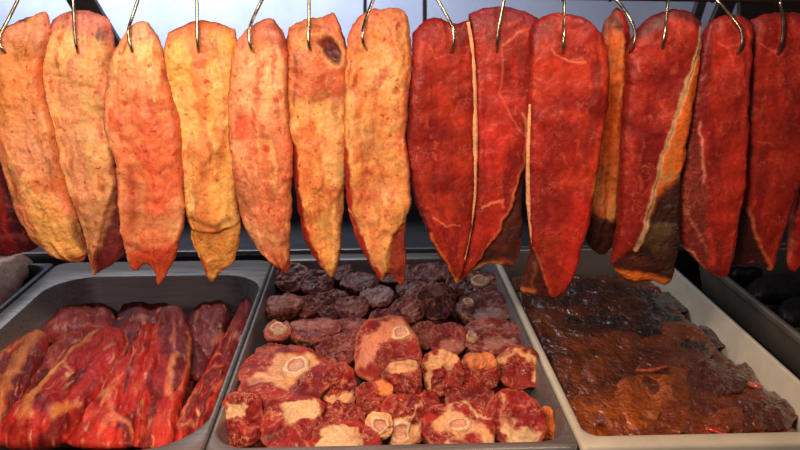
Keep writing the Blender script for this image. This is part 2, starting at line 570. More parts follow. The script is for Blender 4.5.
X1 = xz(60, 262); X1b = xz(0, 313)
X2 = xz(268, 273); X2b = xz(207, 446)
X3 = xz(501, 267); X3b = xz(577, 446)
X4 = xz(678, 272); X4b = xz(798, 383)
print('tray x', X1, X1b, X2, X2b, X3, X3b, X4, X4b, 'Y', YF, YB)
xa, xb, xc, xd = (X1 + X1b) / 2, (X2 + X2b) / 2, (X3 + X3b) / 2, (X4 + X4b) / 2
DEP = 0.13
YBI = zpx(273); YBC = zpx(263)
tray(xa, xb - 0.001, YF - 0.025, zpx(259), 0.02, 0.12, DEP, M_STEEL, 'steel tray of long red beef cuts with grey wide rim', rims=(0.045, 0.010, 0.025, zpx(259) - YBI))
tray(xb + 0.001, xc - 0.005, YF - 0.025, zpx(254), 0.02, 0.06, DEP, M_STEEL, 'steel tray full of round beef shank slices with bone', rims=(0.010, 0.008, 0.026, 0.05))
tray(xc - 0.003, xd + 0.004, YF - 0.03, zpx(253), 0.016, 0.03, DEP, M_WHITE, 'cream plastic tray of brown sauced liver', z=0.004, rims=(0.016, 0.012, 0.038, 0.012))
X5 = xz(727, 280)
tray(X5, X5 + 0.85, YF - 0.03, zpx(253), 0.016, 0.04, DEP, M_BLACKTRAY, 'dark tray of nearly black meat at the right edge', z=0.0)
tray(xa - 0.86, xa - 0.012, YF - 0.03, zpx(258), 0.016, 0.05, DEP, M_DSTEEL, 'dark steel tray at the left edge holding one pale trimmed joint', z=-0.004)

# ================================================================== RAIL
YH = 1.45
ra, rb_ = on_y(np.array([-300, -15.0]), YH + 0.01), on_y(np.array([1100, 3.5]), YH + 0.01)
V, Fc = tube([ra + (rb_ - ra) * t for t in np.linspace(0, 1, 12)], 0.0065, 14)
rail = link_mesh('hanging_rail', V, Fc, M_RAIL)
tag(rail, 'dark horizontal steel rail carrying all the meat hooks', 'rail')
rdir = (rb_ - ra) / np.linalg.norm(rb_ - ra)

# ================================================================== HANGING CUTS
FAT1, FAT2 = (238, 150, 84), (228, 128, 70)
PEACH1, PEACH2 = (236, 154, 108), (228, 128, 84)
YEL1, YEL2 = (242, 168, 84), (236, 144, 64)
RED1, RED2 = (148, 32, 20), (182, 50, 26)
PINK = (196, 104, 92); BARK = (58, 26, 22); BLOOD = (150, 34, 24); ORFAT = (236, 128, 52)
VEIN = (240, 120, 90)
MF = (0, 1, 0.15); MR = (1, 0, 0)
NY = np.array([0, -1.0, 0.0])
hang_group = None


def hung(label, L, R, T, B, base, mask, items, dY=0.0, thick=0.021, seed=0, back=(150, 30, 25), name='hanging_beef_cut', **kw):
    red = mask[0] > .5
    kw.setdefault('pu', 7.0 if red else 4.5); kw.setdefault('jag', 1.0); kw.setdefault('lump', 0.0026 if red else .005); kw.setdefault('sp', .35); kw.setdefault('wob', .45)
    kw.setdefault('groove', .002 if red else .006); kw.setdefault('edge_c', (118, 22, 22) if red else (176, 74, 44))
    kw.setdefault('grain', ((6, 2.5, (122, 22, 22), .05, .55), (3, 2, (206, 52, 28), .1, .4), (12, 26, (220, 84, 56), .38, .45)) if red else
                  ((3, 2, (218, 96, 58), .12, .5), (4, 3, (248, 190, 116), .1, .55), (9, 14, (190, 62, 34), .30, .6), (5, 5, (176, 92, 60), .28, .5)))
    if dY >= .009:      # cuts behind run on a little under their neighbours
        g = 3.5
        L = [(x - g * (1 - sm(y, 150, 190)) * sm(y, 15, 60), y) for x, y in L]; R = [(x + g * (1 - sm(y, 150, 190)) * sm(y, 15, 60), y) for x, y in R]
    rt = random.Random(seed); tl = rt.uniform(-.12, .12); xc_ = (L[len(L) // 2][0] + R[len(R) // 2][0]) / 2
    kw['bend'] = lambda Q: (Q[:, 0] - xc_) * .002 * tl
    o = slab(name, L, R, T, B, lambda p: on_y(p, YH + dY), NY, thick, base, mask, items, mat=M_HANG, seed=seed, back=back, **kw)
    tag(o, label, 'meat')
    return o


# P0 dark joint at the left edge
hung('dark purple joint hanging low behind the leftmost fat cut',
     [(-30, 130), (-32, 170), (-28, 210), (-20, 245)], [(8, 130), (16, 175), (30, 215), (40, 246)],
     [(-30, 130), (-10, 122), (8, 130)], [(-20, 245), (0, 256), (25, 254), (40, 246)],
     ((66, 14, 28), (94, 20, 34)), (0.6, 0, 0), [line([(-10, 240), (15, 232), (30, 236)], 2, (160, 70, 70), 3, .6)], dY=0.06, seed=1)
# P1
P = [  # fat tops painted pinker and duller for the cooler, dimmer light there
 hung('leftmost hanging cut, yellow fat wrinkled at its lower half',
     [(-4, 34), (-14, 60), (-13, 100), (-4, 140), (6, 180), (18, 217), (36, 244), (58, 257)],
     [(48, 16), (51, 28), (49, 42), (42, 65), (42, 85), (49, 110), (57, 150), (64, 178), (74, 212), (88, 252)],
     [(-4, 34), (12, 23), (28, 17), (42, 11), (48, 16)], [(58, 257), (70, 262), (82, 262), (88, 252)],
     (FAT1, PEACH1), MF,
     [poly([(-10, 20), (60, 0), (58, 42), (20, 42), (-12, 55)], (222, 140, 112), 9, .7),
      line([(0, 32), (14, 22), (30, 17)], 2.0, (74, 50, 56), 2.5, .85), line([(22, 19), (30, 20)], 1.5, (60, 40, 44), 2, .9),
      poly([(38, 190), (60, 195), (78, 225), (86, 256), (58, 258), (42, 232), (36, 210)], (236, 166, 84), 6, .85, (0, .6, 1), .004),
      poly([(72, 216), (90, 236), (88, 254), (76, 238)], (92, 58, 40), 4, .8),
      line([(10, 190), (24, 222), (44, 244), (62, 255)], 2.5, (222, 158, 100), 2, .7),
      ell(40, 80, 5, 28, (222, 120, 76), 6, .6), ell(12, 110, 18, 30, (242, 150, 80), 10, .5),
      line([(62, 258), (84, 256)], 1.2, (180, 60, 40), 1.5, .8)], dY=0.0, seed=11),
 # P2
 hung('second cut from the left, peach fat tapering beside a dark red flank',
     [(52, 20), (44, 52), (43, 80), (47, 105), (53, 128), (58, 152), (64, 182), (73, 208), (82, 226), (88, 246), (91, 266)],
     [(109, 20), (114, 44), (113, 80), (112, 110), (112, 150), (116, 182), (123, 214), (131, 242), (120, 260), (98, 272)],
     [(52, 20), (64, 12), (80, 8), (98, 14), (109, 20)], [(91, 266), (93, 275), (96, 275), (98, 272)],
     (PEACH1, (240, 158, 108)), MF,
     [poly([(40, 0), (115, 0), (116, 40), (90, 36), (66, 26), (44, 50)], (196, 108, 104), 7, .75),
      ell(105, 33, 6, 7, (92, 44, 50), 3, .8, 30), line([(60, 18), (80, 12), (100, 17)], 2, (176, 96, 98), 3, .6),
      line([(86, 84), (104, 87)], 1.5, (206, 86, 56), 2, .8), line([(86, 108), (100, 122), (108, 140)], 1.5, (206, 70, 50), 3, .7),
      poly([(116, 186), (134, 200), (134, 250), (96, 290), (94, 262), (104, 232)], (104, 34, 34), 1.6, 1, (.5, 0, 0), -.012),
      poly([(78, 208), (114, 192), (110, 222), (92, 262)], (222, 152, 98), 4, .9),
      line([(60, 155), (68, 185), (80, 212)], 3, (150, 80, 50), 3, .5),
      line([(80, 204), (96, 200), (114, 204)], 1.5, (190, 100, 60), 2, .6),
      ell(92, 262, 3, 6, (220, 90, 50), 2, .8), line([(66, 268 - 10), (90, 258)], .8, (230, 190, 160), 1, .6)], dY=0.022, seed=12),
 # P3
 hung('third cut from the left, peach fat with reddened middle and two ragged tips',
     [(127, 31), (118, 45), (112, 60), (107, 85), (104, 105), (105, 128), (110, 143), (115, 155), (119, 185), (121, 217), (127, 240), (132, 252)],
     [(153, 29), (162, 45), (167, 72), (172, 97), (180, 122), (182, 150), (183, 180), (185, 212), (181, 238), (176, 258)],
     [(127, 31), (133, 24), (147, 21), (153, 29)],
     [(132, 252), (132, 268), (137, 272), (142, 266), (150, 264), (155, 274), (157, 288), (166, 276), (176, 258)],
     ((242, 170, 116), (238, 148, 96)), MF,
     [poly([(110, 110), (180, 110), (185, 180), (180, 270), (125, 270), (115, 160)], (226, 88, 50), 16, .55),
      poly([(125, 15), (160, 20), (160, 42), (122, 40)], (222, 140, 116), 6, .7),
      ell(128, 101, 4, 3, (190, 50, 34), 2, .9), ell(122, 120, 3, 4, (205, 66, 40), 2, .8), ell(162, 88, 5, 4, (216, 90, 56), 3, .7),
      line([(134, 165), (138, 200), (136, 225)], 4, (176, 58, 34), 5, .7), ell(133, 200, 5, 16, (170, 60, 30), 5, .5),
      line([(130, 240), (140, 244), (150, 250)], 2, (120, 40, 24), 3, .7), poly([(130, 250), (180, 240), (170, 290), (150, 290), (130, 275)], (206, 54, 26), 5, .75),
      line([(184, 170), (187, 212), (178, 262)], 2.0, (150, 30, 26), 1.5, .9), line([(180, 105), (184, 150)], 1.2, (120, 60, 40), 1.5, .6)], dY=-0.008, seed=13),
 # P4
 hung('fourth cut from the left, yellowest fat with a folded flap at the bottom',
     [(168, 33), (166, 55), (168, 80), (174, 98), (182, 125), (182, 160), (184, 200), (190, 222), (193, 245), (202, 258)],
     [(235, 30), (240, 60), (238, 100), (236, 150), (236, 190), (240, 222), (240, 240), (233, 262)],
     [(168, 33), (180, 26), (200, 19), (218, 22), (235, 30)], [(202, 258), (205, 276), (211, 284), (218, 275), (225, 270), (233, 262)],
     (YEL1, (248, 178, 96)), MF,
     [poly([(165, 10), (240, 10), (240, 36), (214, 30), (190, 36), (166, 44)], (196, 98, 66), 5, .75),
      line([(172, 30), (190, 23), (202, 18), (220, 22)], 2, (140, 50, 44), 2.5, .8),
      line([(186, 216), (200, 218), (214, 224), (230, 216)], 1.6, (150, 96, 40), 2, .8, (0, .2, 1), -.003),
      poly([(184, 226), (200, 230), (214, 232), (232, 224), (246, 222), (240, 260), (212, 290), (196, 262), (186, 246)], (226, 146, 66), 2, .8, (0, .8, 1), -.012),
      line([(202, 258), (206, 276), (211, 284), (219, 274)], 2.2, (120, 44, 26), 2, .85), ell(205, 264, 3, 6, (220, 100, 50), 2, .6),
      ell(181, 68, 3, 2, (120, 110, 40), 1.5, .5), ell(228, 130, 3, 6, (160, 80, 40), 2, .5)], dY=0.014, seed=14),
 # P5
 hung('fifth cut from the left, pale peach fat with a red stain on its left side',
     [(238, 38), (233, 52), (229, 78), (227, 105), (228, 140), (232, 172), (238, 212), (246, 233), (260, 252), (275, 265)],
     [(283, 30), (288, 48), (288, 90), (290, 125), (293, 150), (292, 190), (292, 225), (289, 250), (290, 264)],
     [(238, 38), (247, 28), (260, 20), (272, 18), (283, 30)], [(275, 265), (284, 270), (288, 272), (290, 264)],
     ((242, 162, 112), (236, 144, 92)), MF,
     [poly([(232, 10), (290, 10), (290, 52), (262, 40), (236, 50)], (212, 116, 98), 7, .75),
      poly([(278, 24), (290, 40), (289, 66), (281, 50)], (156, 50, 44), 3, .8), ell(274, 26, 7, 4, (146, 60, 56), 3, .7),
      ell(243, 124, 8, 16, (206, 70, 42), 5, .85, 0), line([(256, 84), (258, 110), (252, 140)], 2, (216, 90, 60), 4, .7), ell(276, 76, 4, 4, (214, 100, 70), 3, .6),
      ell(268, 147, 4, 4, (200, 50, 30), 2, .8),
      line([(240, 190), (262, 222), (284, 214)], 2, (180, 84, 40), 4, .6, (0, .6, 1)), poly([(262, 226), (290, 222), (288, 248), (268, 238)], (160, 66, 34), 4, .75),
      line([(264, 256), (284, 268), (290, 258)], 2.5, (160, 36, 24), 2, .9), line([(236, 205), (243, 230), (258, 250)], 1.5, (190, 70, 40), 2, .7)], dY=-0.004, seed=15),
 # P6
 hung('sixth cut from the left, orange fat with a dark maroon hollow near the top',
     [(289, 28), (287, 50), (288, 80), (288, 112), (293, 150), (296, 195), (300, 225), (308, 247), (318, 263)],
     [(337, 20), (343, 38), (347, 56), (345, 85), (344, 150), (344, 190), (343, 220), (341, 248), (338, 268)],
     [(289, 28), (300, 21), (317, 17), (326, 15), (333, 11), (337, 20)], [(318, 263), (328, 274), (333, 279), (338, 268)],
     (FAT2, (244, 164, 84)), MF,
     [poly([(285, 10), (345, 5), (348, 70), (340, 98), (290, 100)], (202, 100, 70), 8, .72, (.1, .9, .6)),
      ell(332, 50, 12, 20, (240, 166, 110), 3, .8, -25), ell(332, 49, 7.5, 14.5, (96, 24, 22), 2, 1, -25, (0, 0, 0), -.006), ell(322, 42, 5, 4, (130, 44, 34), 2, .9),
      line([(296, 55), (297, 80), (294, 105)], 1.5, (120, 44, 30), 2.5, .8), line([(302, 60), (300, 95)], 1.5, (190, 84, 60), 2, .7),
      line([(290, 32), (310, 25), (330, 28)], 1.2, (130, 60, 50), 2, .6), line([(300, 40), (318, 33)], 1, (246, 186, 120), 2, .7),
      poly([(330, 68), (345, 68), (345, 100), (312, 98), (310, 80)], (210, 88, 50), 7, .7),
      ell(308, 175, 7, 16, (228, 96, 56), 6, .7), ell(310, 130, 10, 8, (230, 110, 60), 5, .5),
      line([(293, 145), (296, 190), (302, 224), (316, 262)], 4.2, (142, 26, 24), 1.6, .95, (.5, 0, 0), -.004),
      line([(315, 190), (330, 200), (326, 225), (334, 245)], 1.2, (170, 116, 60), 2.5, .7, (0, .3, 1))], dY=0.010, seed=16),
 # P7
 hung('seventh cut, the last fat-covered one, with red meat showing at its lower right tip',
     [(348, 37), (346, 60), (344, 85), (344, 150), (345, 180), (349, 215), (354, 234), (363, 253), (374, 268)],
     [(408, 17), (412, 40), (412, 68), (409, 100), (405, 130), (408, 152), (411, 180), (411, 206), (406, 218), (405, 240), (406, 268)],
     [(348, 37), (353, 21), (370, 9), (388, 8), (402, 9), (408, 17)], [(374, 268), (383, 284), (389, 272), (397, 280), (404, 286), (406, 268)],
     ((244, 162, 92), (236, 144, 80)), MF,
     [poly([(344, 0), (414, 0), (412, 28), (380, 20), (350, 46)], (214, 118, 86), 6, .75), line([(350, 30), (358, 16), (372, 9)], 3, (200, 84, 70), 3, .7),
      ell(370, 172, 5, 6, (218, 90, 50), 4, .7), ell(368, 196, 7, 5, (228, 100, 60), 4, .6), ell(396, 90, 4, 3, (220, 90, 50), 2, .7), ell(356, 168, 5, 16, (240, 160, 70), 5, .4),
      line([(344, 150), (346, 190), (351, 218), (365, 252), (378, 276)], 4.5, (162, 30, 26), 1.4, .95, (.5, 0, 0), -.004),
      line([(351, 210), (366, 240), (374, 262)], .8, (250, 190, 130), 1, .7),
      poly([(386, 284), (388, 252), (393, 236), (402, 222), (412, 220), (410, 292)], (142, 40, 30), 2, .95, (1, 0, 0), -.008),
      line([(390, 276), (405, 286)], 2, (240, 96, 34), 2, .9), line([(388, 240), (386, 268)], 2.5, (246, 176, 80), 2, .7),
      line([(392, 232), (404, 222)], 1.2, (200, 120, 50), 1.5, .8)], dY=-0.012, seed=17),
 # P8
 hung('first red-faced cut, wide at the shoulder with a straight cream fat edge on its right',
     [(413, 34), (411, 66), (409, 100), (405, 135), (407, 160), (410, 184), (417, 208), (429, 237), (441, 258), (453, 274)],
     [(468, 20), (472, 42), (475, 78), (476, 120), (476, 170), (474, 215), (468, 242), (462, 272)],
     [(413, 34), (421, 22), (437, 15), (453, 25), (468, 20)], [(453, 274), (456, 284), (459, 284), (462, 272)],
     (RED1, RED2), MR,
     [poly([(408, 0), (470, 0), (470, 40), (440, 30), (412, 50)], (142, 26, 34), 10, .7),
      line([(407, 160), (412, 188), (428, 232), (452, 274)], 2.6, (70, 22, 26), 1.5, .85),
      line([(432, 215), (446, 223), (460, 224)], .7, (240, 120, 80), 1, .8), line([(428, 45), (436, 58), (450, 55)], .5, (230, 110, 84), 1, .6),
      line([(430, 232), (450, 268), (457, 284)], 1, (244, 110, 50), 1.5, .9), ell(456, 281, 4, 5, (238, 140, 70), 2, .9)], dY=0.004, seed=18),
 # P9
 hung('second red-faced cut with a dark dried flap behind its lower right side',
     [(468, 14), (472, 42), (475, 80), (476, 120), (476, 170), (474, 215), (467, 245), (460, 264), (455, 276)],
     [(537, 17), (535, 60), (532, 100), (530, 140), (527, 160), (521, 185), (522, 212), (521, 240), (513, 262)],
     [(468, 14), (483, 8), (500, 6), (518, 8), (537, 17)], [(455, 276), (456, 285), (466, 276), (480, 267), (496, 262), (513, 268), (513, 262)],
     (RED1, (200, 46, 38)), MR,
     [poly([(462, 0), (540, 0), (540, 28), (500, 20), (470, 34)], (132, 34, 48), 6, .8), line([(470, 14), (500, 7), (530, 12)], 1.6, (150, 70, 90), 2, .6),
      line([(501, 45), (515, 32), (526, 28)], .8, (246, 120, 90), 1.2, .8), line([(490, 48), (486, 62)], .5, (235, 110, 85), 1, .7),
      line([(500, 48), (499, 90), (510, 118), (524, 135)], .6, (236, 108, 84), 1.2, .7),
      poly([(525, 160), (532, 165), (530, 275), (455, 290), (478, 258), (497, 232), (512, 205), (518, 180)], (74, 34, 26), 1.6, 1, (.2, .1, .3), -.008),
      line([(526, 140), (518, 172), (510, 202), (496, 230), (478, 256), (460, 282)], 1.0, (214, 110, 66), 1.2, .85),
      line([(458, 284), (470, 272), (484, 265), (500, 262)], 2.4, (232, 150, 70), 2.5, .9), line([(485, 245), (505, 246)], 2, (130, 56, 36), 3, .6),
      line([(481, 204), (500, 197)], 1.3, (250, 132, 90), 1, .9), line([(500, 197), (502, 205)], .8, (240, 110, 80), 1, .8),
      line([(500, 258), (515, 264), (522, 240)], 2, (150, 60, 44), 2, .7), line([(522, 112), (527, 150)], 1.2, (236, 150, 110), 1.5, .8)], dY=0.024, seed=19),
 # P10
 hung('long red-faced cut hanging lowest at the middle, dark side showing at its bottom left',
     [(532, 25), (529, 45), (529, 83), (529, 118), (528, 150), (527, 190), (528, 220), (531, 248), (526, 272), (520, 290)],
     [(601, 32), (607, 52), (609, 90), (604, 122), (599, 152), (595, 184), (590, 212), (582, 243), (576, 265), (568, 287)],
     [(532, 25), (543, 15), (563, 12), (586, 18), (601, 32)], [(520, 290), (524, 296), (538, 297), (552, 298), (560, 296), (568, 287)],
     ((158, 32, 20), (192, 52, 28)), MR,
     [poly([(525, 0), (610, 0), (612, 50), (590, 30), (550, 24), (528, 50)], (122, 28, 32), 7, .7),
      poly([(526, 236), (534, 246), (541, 268), (552, 300), (514, 300), (522, 270)], (84, 34, 26), 1.8, 1, (.2, 0, .2), -.008),
      line([(534, 246), (541, 270), (551, 292)], .8, (230, 110, 70), 1.2, .8), line([(522, 290), (534, 292)], 2.2, (216, 120, 60), 2.5, .85), line([(534, 262), (532, 288)], 1.5, (150, 84, 50), 2, .7),
      line([(549, 48), (552, 54), (562, 58)], .6, (240, 110, 80), 1.1, .8), line([(563, 58), (566, 62), (582, 62)], 1.0, (244, 130, 96), 1.2, .85), line([(566, 62), (572, 58), (580, 58)], .8, (240, 120, 90), 1, .8),
      line([(563, 60), (562, 90), (558, 150)], .8, (150, 24, 22), 2.5, .6), line([(594, 175), (590, 192)], 2, (238, 130, 60), 2, .7),
      poly([(572, 190), (592, 200), (576, 270), (562, 296), (560, 240)], (220, 44, 30), 7, .6)], dY=-0.010, seed=20),
 # P11
 hung('narrow orange fat cut wedged between two wide red cuts',
     [(604, 20), (596, 60), (594, 110), (592, 170), (588, 210), (583, 234)], [(627, 17), (629, 32), (628, 55), (625, 90), (623, 150), (620, 190), (617, 226), (611, 248)],
     [(604, 20), (612, 12), (620, 6), (627, 17)], [(583, 234), (590, 248), (602, 256), (611, 248)],
     ((230, 112, 48), (216, 92, 38)), MF,
     [poly([(598, 0), (634, 0), (634, 30), (612, 30), (598, 40)], (104, 62, 56), 4, .8), line([(620, 10), (626, 40), (625, 90)], 3.6, (156, 30, 26), 1.4, 1, (.6, 0, 0)),
      ell(601, 125, 6, 6, (120, 60, 30), 3, .7), poly([(578, 205), (622, 222), (618, 270), (580, 262)], (66, 30, 22), 3, 1, (0, 0, .5)),
      poly([(580, 160), (625, 160), (622, 215), (580, 210)], (196, 110, 50), 9, .6)], dY=0.040, seed=21),
 # P12
 hung('red cut with a diagonal orange fat band and dark bark at its fringed bottom',
     [(633, 36), (627, 58), (625, 85), (622, 133), (621, 175), (618, 216), (616, 242), (611, 262)],
     [(699, 22), (698, 50), (695, 80), (690, 112), (684, 148), (680, 185), (678, 240), (673, 270)],
     [(633, 36), (646, 18), (667, 9), (687, 10), (699, 22)], [(611, 262), (620, 276), (632, 283), (650, 280), (668, 286), (673, 270)],
     ((144, 30, 22), (174, 44, 26)), MR,
     [poly([(625, 0), (702, 0), (702, 30), (668, 16), (632, 44)], (82, 26, 34), 4, .85),
      poly([(700, 26), (694, 44), (683, 80), (671, 117), (661, 150), (652, 185), (643, 222), (700, 222), (708, 30)], (232, 106, 36), 1.5, 1, (0, 1, .2), -.004),
      poly([(652, 200), (690, 160), (690, 300), (600, 300), (616, 262), (640, 236)], (58, 28, 20), 5, 1, (0, .2, .8), -.006),
      line([(618, 264), (634, 246), (644, 224)], 3.2, (76, 30, 24), 2, .9),
      line([(697, 28), (694, 44), (683, 80), (671, 117), (661, 150), (652, 185), (643, 222), (634, 246)], 2.5, (255, 190, 138), 1.2, .95, (0, .2, 0)),
      line([(612, 272), (628, 276), (645, 276), (668, 282)], 3.4, (244, 122, 36), 2.4, .95, (0, .6, 1)), line([(672, 140), (664, 180)], 3, (190, 116, 56), 4, .6),
      line([(636, 62), (638, 70)], .6, (240, 110, 80), 1, .7), line([(640, 66), (642, 110), (648, 140)], .8, (150, 22, 22), 3, .5)], dY=-0.004, seed=22),
 # P13
 hung('red cut with ragged pink sinew along its lower left side',
     [(703, 32), (696, 66), (690, 110), (683, 145), (680, 180), (678, 220), (682, 246), (694, 258)],
     [(751, 22), (748, 60), (746, 100), (745, 150), (742, 188), (736, 226), (730, 262)],
     [(703, 32), (710, 20), (724, 14), (742, 16), (751, 22)], [(694, 258), (705, 270), (716, 278), (726, 277), (730, 262)],
     ((150, 30, 20), (178, 42, 26)), MR,
     [poly([(700, 0), (755, 0), (755, 28), (724, 22), (704, 40)], (124, 26, 28), 6, .7),
      poly([(703, 34), (709, 40), (706, 90), (697, 118), (688, 150), (682, 112), (696, 60)], (122, 26, 26), 3, .8),
      poly([(680, 130), (698, 118), (702, 180), (706, 240), (716, 280), (690, 262), (676, 220)], (126, 48, 38), 4, .8, (1, .3, 1), -.006),
      line([(697, 122), (699, 150), (701, 180)], .9, (246, 140, 110), 1.2, .8), line([(682, 208), (692, 222), (704, 250)], 1.3, (196, 100, 76), 2, .7), line([(679, 246), (692, 252), (704, 268)], 1.3, (232, 130, 80), 1.5, .8),
      line([(706, 228), (710, 262)], 2.5, (236, 60, 44), 3, .7), line([(714, 43), (724, 46), (737, 42)], .8, (240, 90, 70), 1.3, .8), line([(724, 46), (728, 64)], .7, (240, 90, 70), 1.2, .7),
      line([(745, 100), (745, 150), (742, 188)], 1.0, (250, 150, 104), 1, .95), line([(712, 277), (727, 276)], 1.5, (170, 60, 40), 1.5, .8)], dY=0.004, seed=23),
 # P14
 hung('rightmost wide red cut with a dark brown flap curling behind its bottom left',
     [(751, 20), (748, 60), (746, 100), (745, 150), (742, 188), (737, 222), (730, 250), (727, 268)],
     [(806, 16), (808, 60), (807, 110), (802, 165), (794, 193), (784, 220), (777, 247), (774, 268)],
     [(751, 20), (767, 13), (788, 11), (806, 16)], [(727, 268), (738, 267), (750, 262), (762, 266), (770, 272), (774, 268)],
     ((154, 32, 20), (184, 46, 28)), MR,
     [poly([(745, 0), (812, 0), (812, 26), (775, 20), (750, 34)], (112, 24, 26), 6, .7),
      poly([(744, 204), (751, 226), (758, 248), (768, 268), (770, 290), (715, 290), (722, 250), (735, 215)], (70, 30, 24), 2, 1, (.3, 0, .3), -.012),
      line([(745, 206), (752, 228), (760, 250), (770, 270)], .9, (230, 120, 80), 1, .8), line([(727, 270), (740, 267), (752, 262)], 1.2, (170, 80, 54), 1.4, .9), ell(770, 270, 3.5, 3, (232, 110, 60), 1.5, .8),
      line([(757, 44), (768, 50), (777, 54)], .8, (240, 90, 66), 1.4, .8), line([(754, 140), (768, 143)], .8, (244, 90, 60), 1.2, .7),
      line([(801, 165), (793, 195), (785, 218)], .8, (236, 130, 90), 1, .8)], dY=0.028, seed=24),
 # P15
 hung('red cut at the right edge, showing only its lower tip',
     [(806, 60), (804, 120), (800, 170), (791, 203), (789, 226), (787, 256)], [(850, 60), (850, 130), (845, 180), (835, 215), (820, 235), (801, 258)],
     [(806, 60), (825, 50), (850, 60)], [(787, 256), (788, 270), (794, 272), (801, 258)],
     ((160, 26, 24), (186, 38, 30)), MR, [line([(800, 172), (791, 203), (789, 230), (787, 262)], 1.0, (230, 116, 80), 1, .8)], dY=0.046, seed=25),
]


def front_y(o, px, py, default):
    return default


def fat_edge(parent, pts, dY, r, seed):
    """raised strip of fat along a cut's edge, child of the cut"""
    q = resample(pts, 50)
    W = on_y(q, YH + dY)
    rad = r * (0.55 + 0.45 * np.sin(np.linspace(0.15, math.pi - .15, 50))) * (1 + 0.35 * fbm(q * .09, seed, 3))
    V, Fc = tube(W, r, 8, radii=rad)
    C = np.tile(lin((246, 170, 122)), (len(V), 1)) * (1 + .2 * fbm(V * 60, seed)[:, None])
    o = link_mesh('fat_edge', V, Fc, M_HANG, parent, C, np.tile([0, .35, .1], (len(V), 1)))
    return o


bpy.context.view_layer.update()
fat_edge(P[7], [(468, 22), (472, 45), (474, 78), (475, 120), (475, 170), (473, 212), (468, 240), (464, 262)], 0.000, 0.0052, 5)
fat_edge(P[9], [(530, 104), (529, 130), (528, 160), (528, 190), (529, 215), (533, 244)], -0.014, 0.0048, 6)

fat_edge(P[12], [(746, 84), (745, 110), (745, 150), (743, 176), (740, 196)], -0.012, 0.0022, 7)

# ------------------------------------------------------------------ hooks
HOOKS = [
 ([(18, 0), (7, 22), (0, 34), (-1, 44), (3, 50), (9, 57)], 0, 'hook in the leftmost fat cut'),
 ([(73, 0), (74, 20), (75, 38), (77, 48), (79, 56)], 1, 'hook in the second fat cut, curved at its tip'),
 ([(138, 0), (132, 18), (128, 30), (129, 40), (132, 50), (134, 56)], 2, 'hook in the third fat cut, bowed to the left'),
 ([(197, 0), (197, 18), (197, 36), (198, 46), (199, 55)], 3, 'straight hook in the yellowest fat cut'),
 ([(262, 0), (254, 16), (249, 29), (249, 40), (251, 48), (254, 53)], 4, 'slanting hook in the pale peach cut'),
 ([(309, 0), (309, 20), (308, 36), (309, 46), (311, 52)], 5, 'straight hook beside the maroon hollow'),
 ([(373, 0), (366, 18), (362, 32), (363, 43), (367, 51)], 6, 'curved hook in the last fat-covered cut'),
 ([(438, 0), (447, 16), (453, 27), (454, 38), (453, 46), (450, 55)], 7, 'hook bowed to the right in the first red cut'),
 ([(504, 0), (501, 16), (498, 30), (497, 44), (497, 56)], 8, 'nearly straight hook in the second red cut'),
 ([(564, 0), (564, 20), (564, 36), (563, 48), (563, 56)], 9, 'straight hook in the lowest hanging red cut'),
 ([(617, 0), (626, 12), (633, 24), (636, 36), (633, 46), (628, 54)], 10, 'bowed hook at the narrow orange cut'),
 ([(668, 0), (666, 18), (665, 32), (663, 44), (662, 54)], 11, 'straight hook in the red cut with the orange fat band'),
 ([(720, 3), (731, 16), (740, 27), (743, 37), (741, 48), (735, 58)], 12, 'strongly bowed hook in the red cut with pink sinew'),
 ([(780, 2), (783, 18), (783, 32), (781, 46), (776, 58)], 13, 'hook in the rightmost wide red cut'),
]
DYS = [0.0, .022, -.008, .014, -.004, .010, -.012, .004, .024, -.010, .040, -.004, .004, .028]
for pts, i, lab in HOOKS:
    p = np.array(pts, float)
    dy = DYS[i]
    top = p[0]; d0 = p[1] - p[0]; d0 = d0 / np.linalg.norm(d0)
    front = YH + dy - 0.021 - 0.009
    if i == 10: front = YH - 0.02
    rz = lambda x: (-15.0 + (x + 300) * 18.5 / 1400)
    W = []
    for k, q in enumerate(p):
        s = k / (len(p) - 1)
        yy = YH - 0.004 + (front - YH + 0.004) * sm(s, 0.0, 0.55)
        if k == len(p) - 1: yy = front + 0.016
        W.append(on_y(q, yy))
    # loop over the rail
    tx = top[0] - d0[0] * 9
    cen = ra + rdir * ((on_y(np.array([tx, rz(tx)]), YH + 0.01) - ra) @ rdir)
    loop = []
    for a in (200, 160, 125, 90, 55, 20, -20, -50):
        t = math.radians(a)
        loop.append(cen + np.array([0, math.cos(t) * 0.0095, math.sin(t) * 0.0095]))
    path = loop[::-1] + [loop[0] * .5 + W[0] * .5] + W
    q = spline3(path, 90)
    rad = np.full(90, 0.0031); rad[-6:] = np.linspace(0.0031, 0.001, 6)
    V, Fc = tube(q, 0.0021, 10, radii=rad)
    o = link_mesh('meat_hook', V, Fc, M_HOOK)
    tag(o, 'thin steel ' + lab, 'hook', 'meat hooks on the rail')

# ------------------------------------------------------------------ struts behind
def bar_px(a, b, wpx, Y, mat, name, label, cat, depth=0.03):
    a = np.array(a, float); b = np.array(b, float); d = (b - a) / np.linalg.norm(b - a); n = np.array([-d[1], d[0]]) * wpx / 2
    c = [on_y(q, Y) for q in (a - n, a + n, b + n, b - n)]
    V = c + [v + np.array([0, depth, 0]) for v in c]
    Fc = [[0, 1, 2, 3], [7, 6, 5, 4], [0, 4, 5, 1], [1, 5, 6, 2], [2, 6, 7, 3], [3, 7, 4, 0]]
    o = link_mesh(name, np.array(V), Fc, mat, smooth=False); add_bevel(o, 0.003)
    if label: tag(o, label, cat)
    return o


# ================================================================== LEFT TRAY: long beef cuts
NZ = np.array([0, 0, 1.0])


def heap_z(py, zb=-0.085, zf=-0.035, yb=275, yf=445):
    return zb + (zf - zb) * np.clip((py - yb) / (yf - yb), -.3, 1.1)


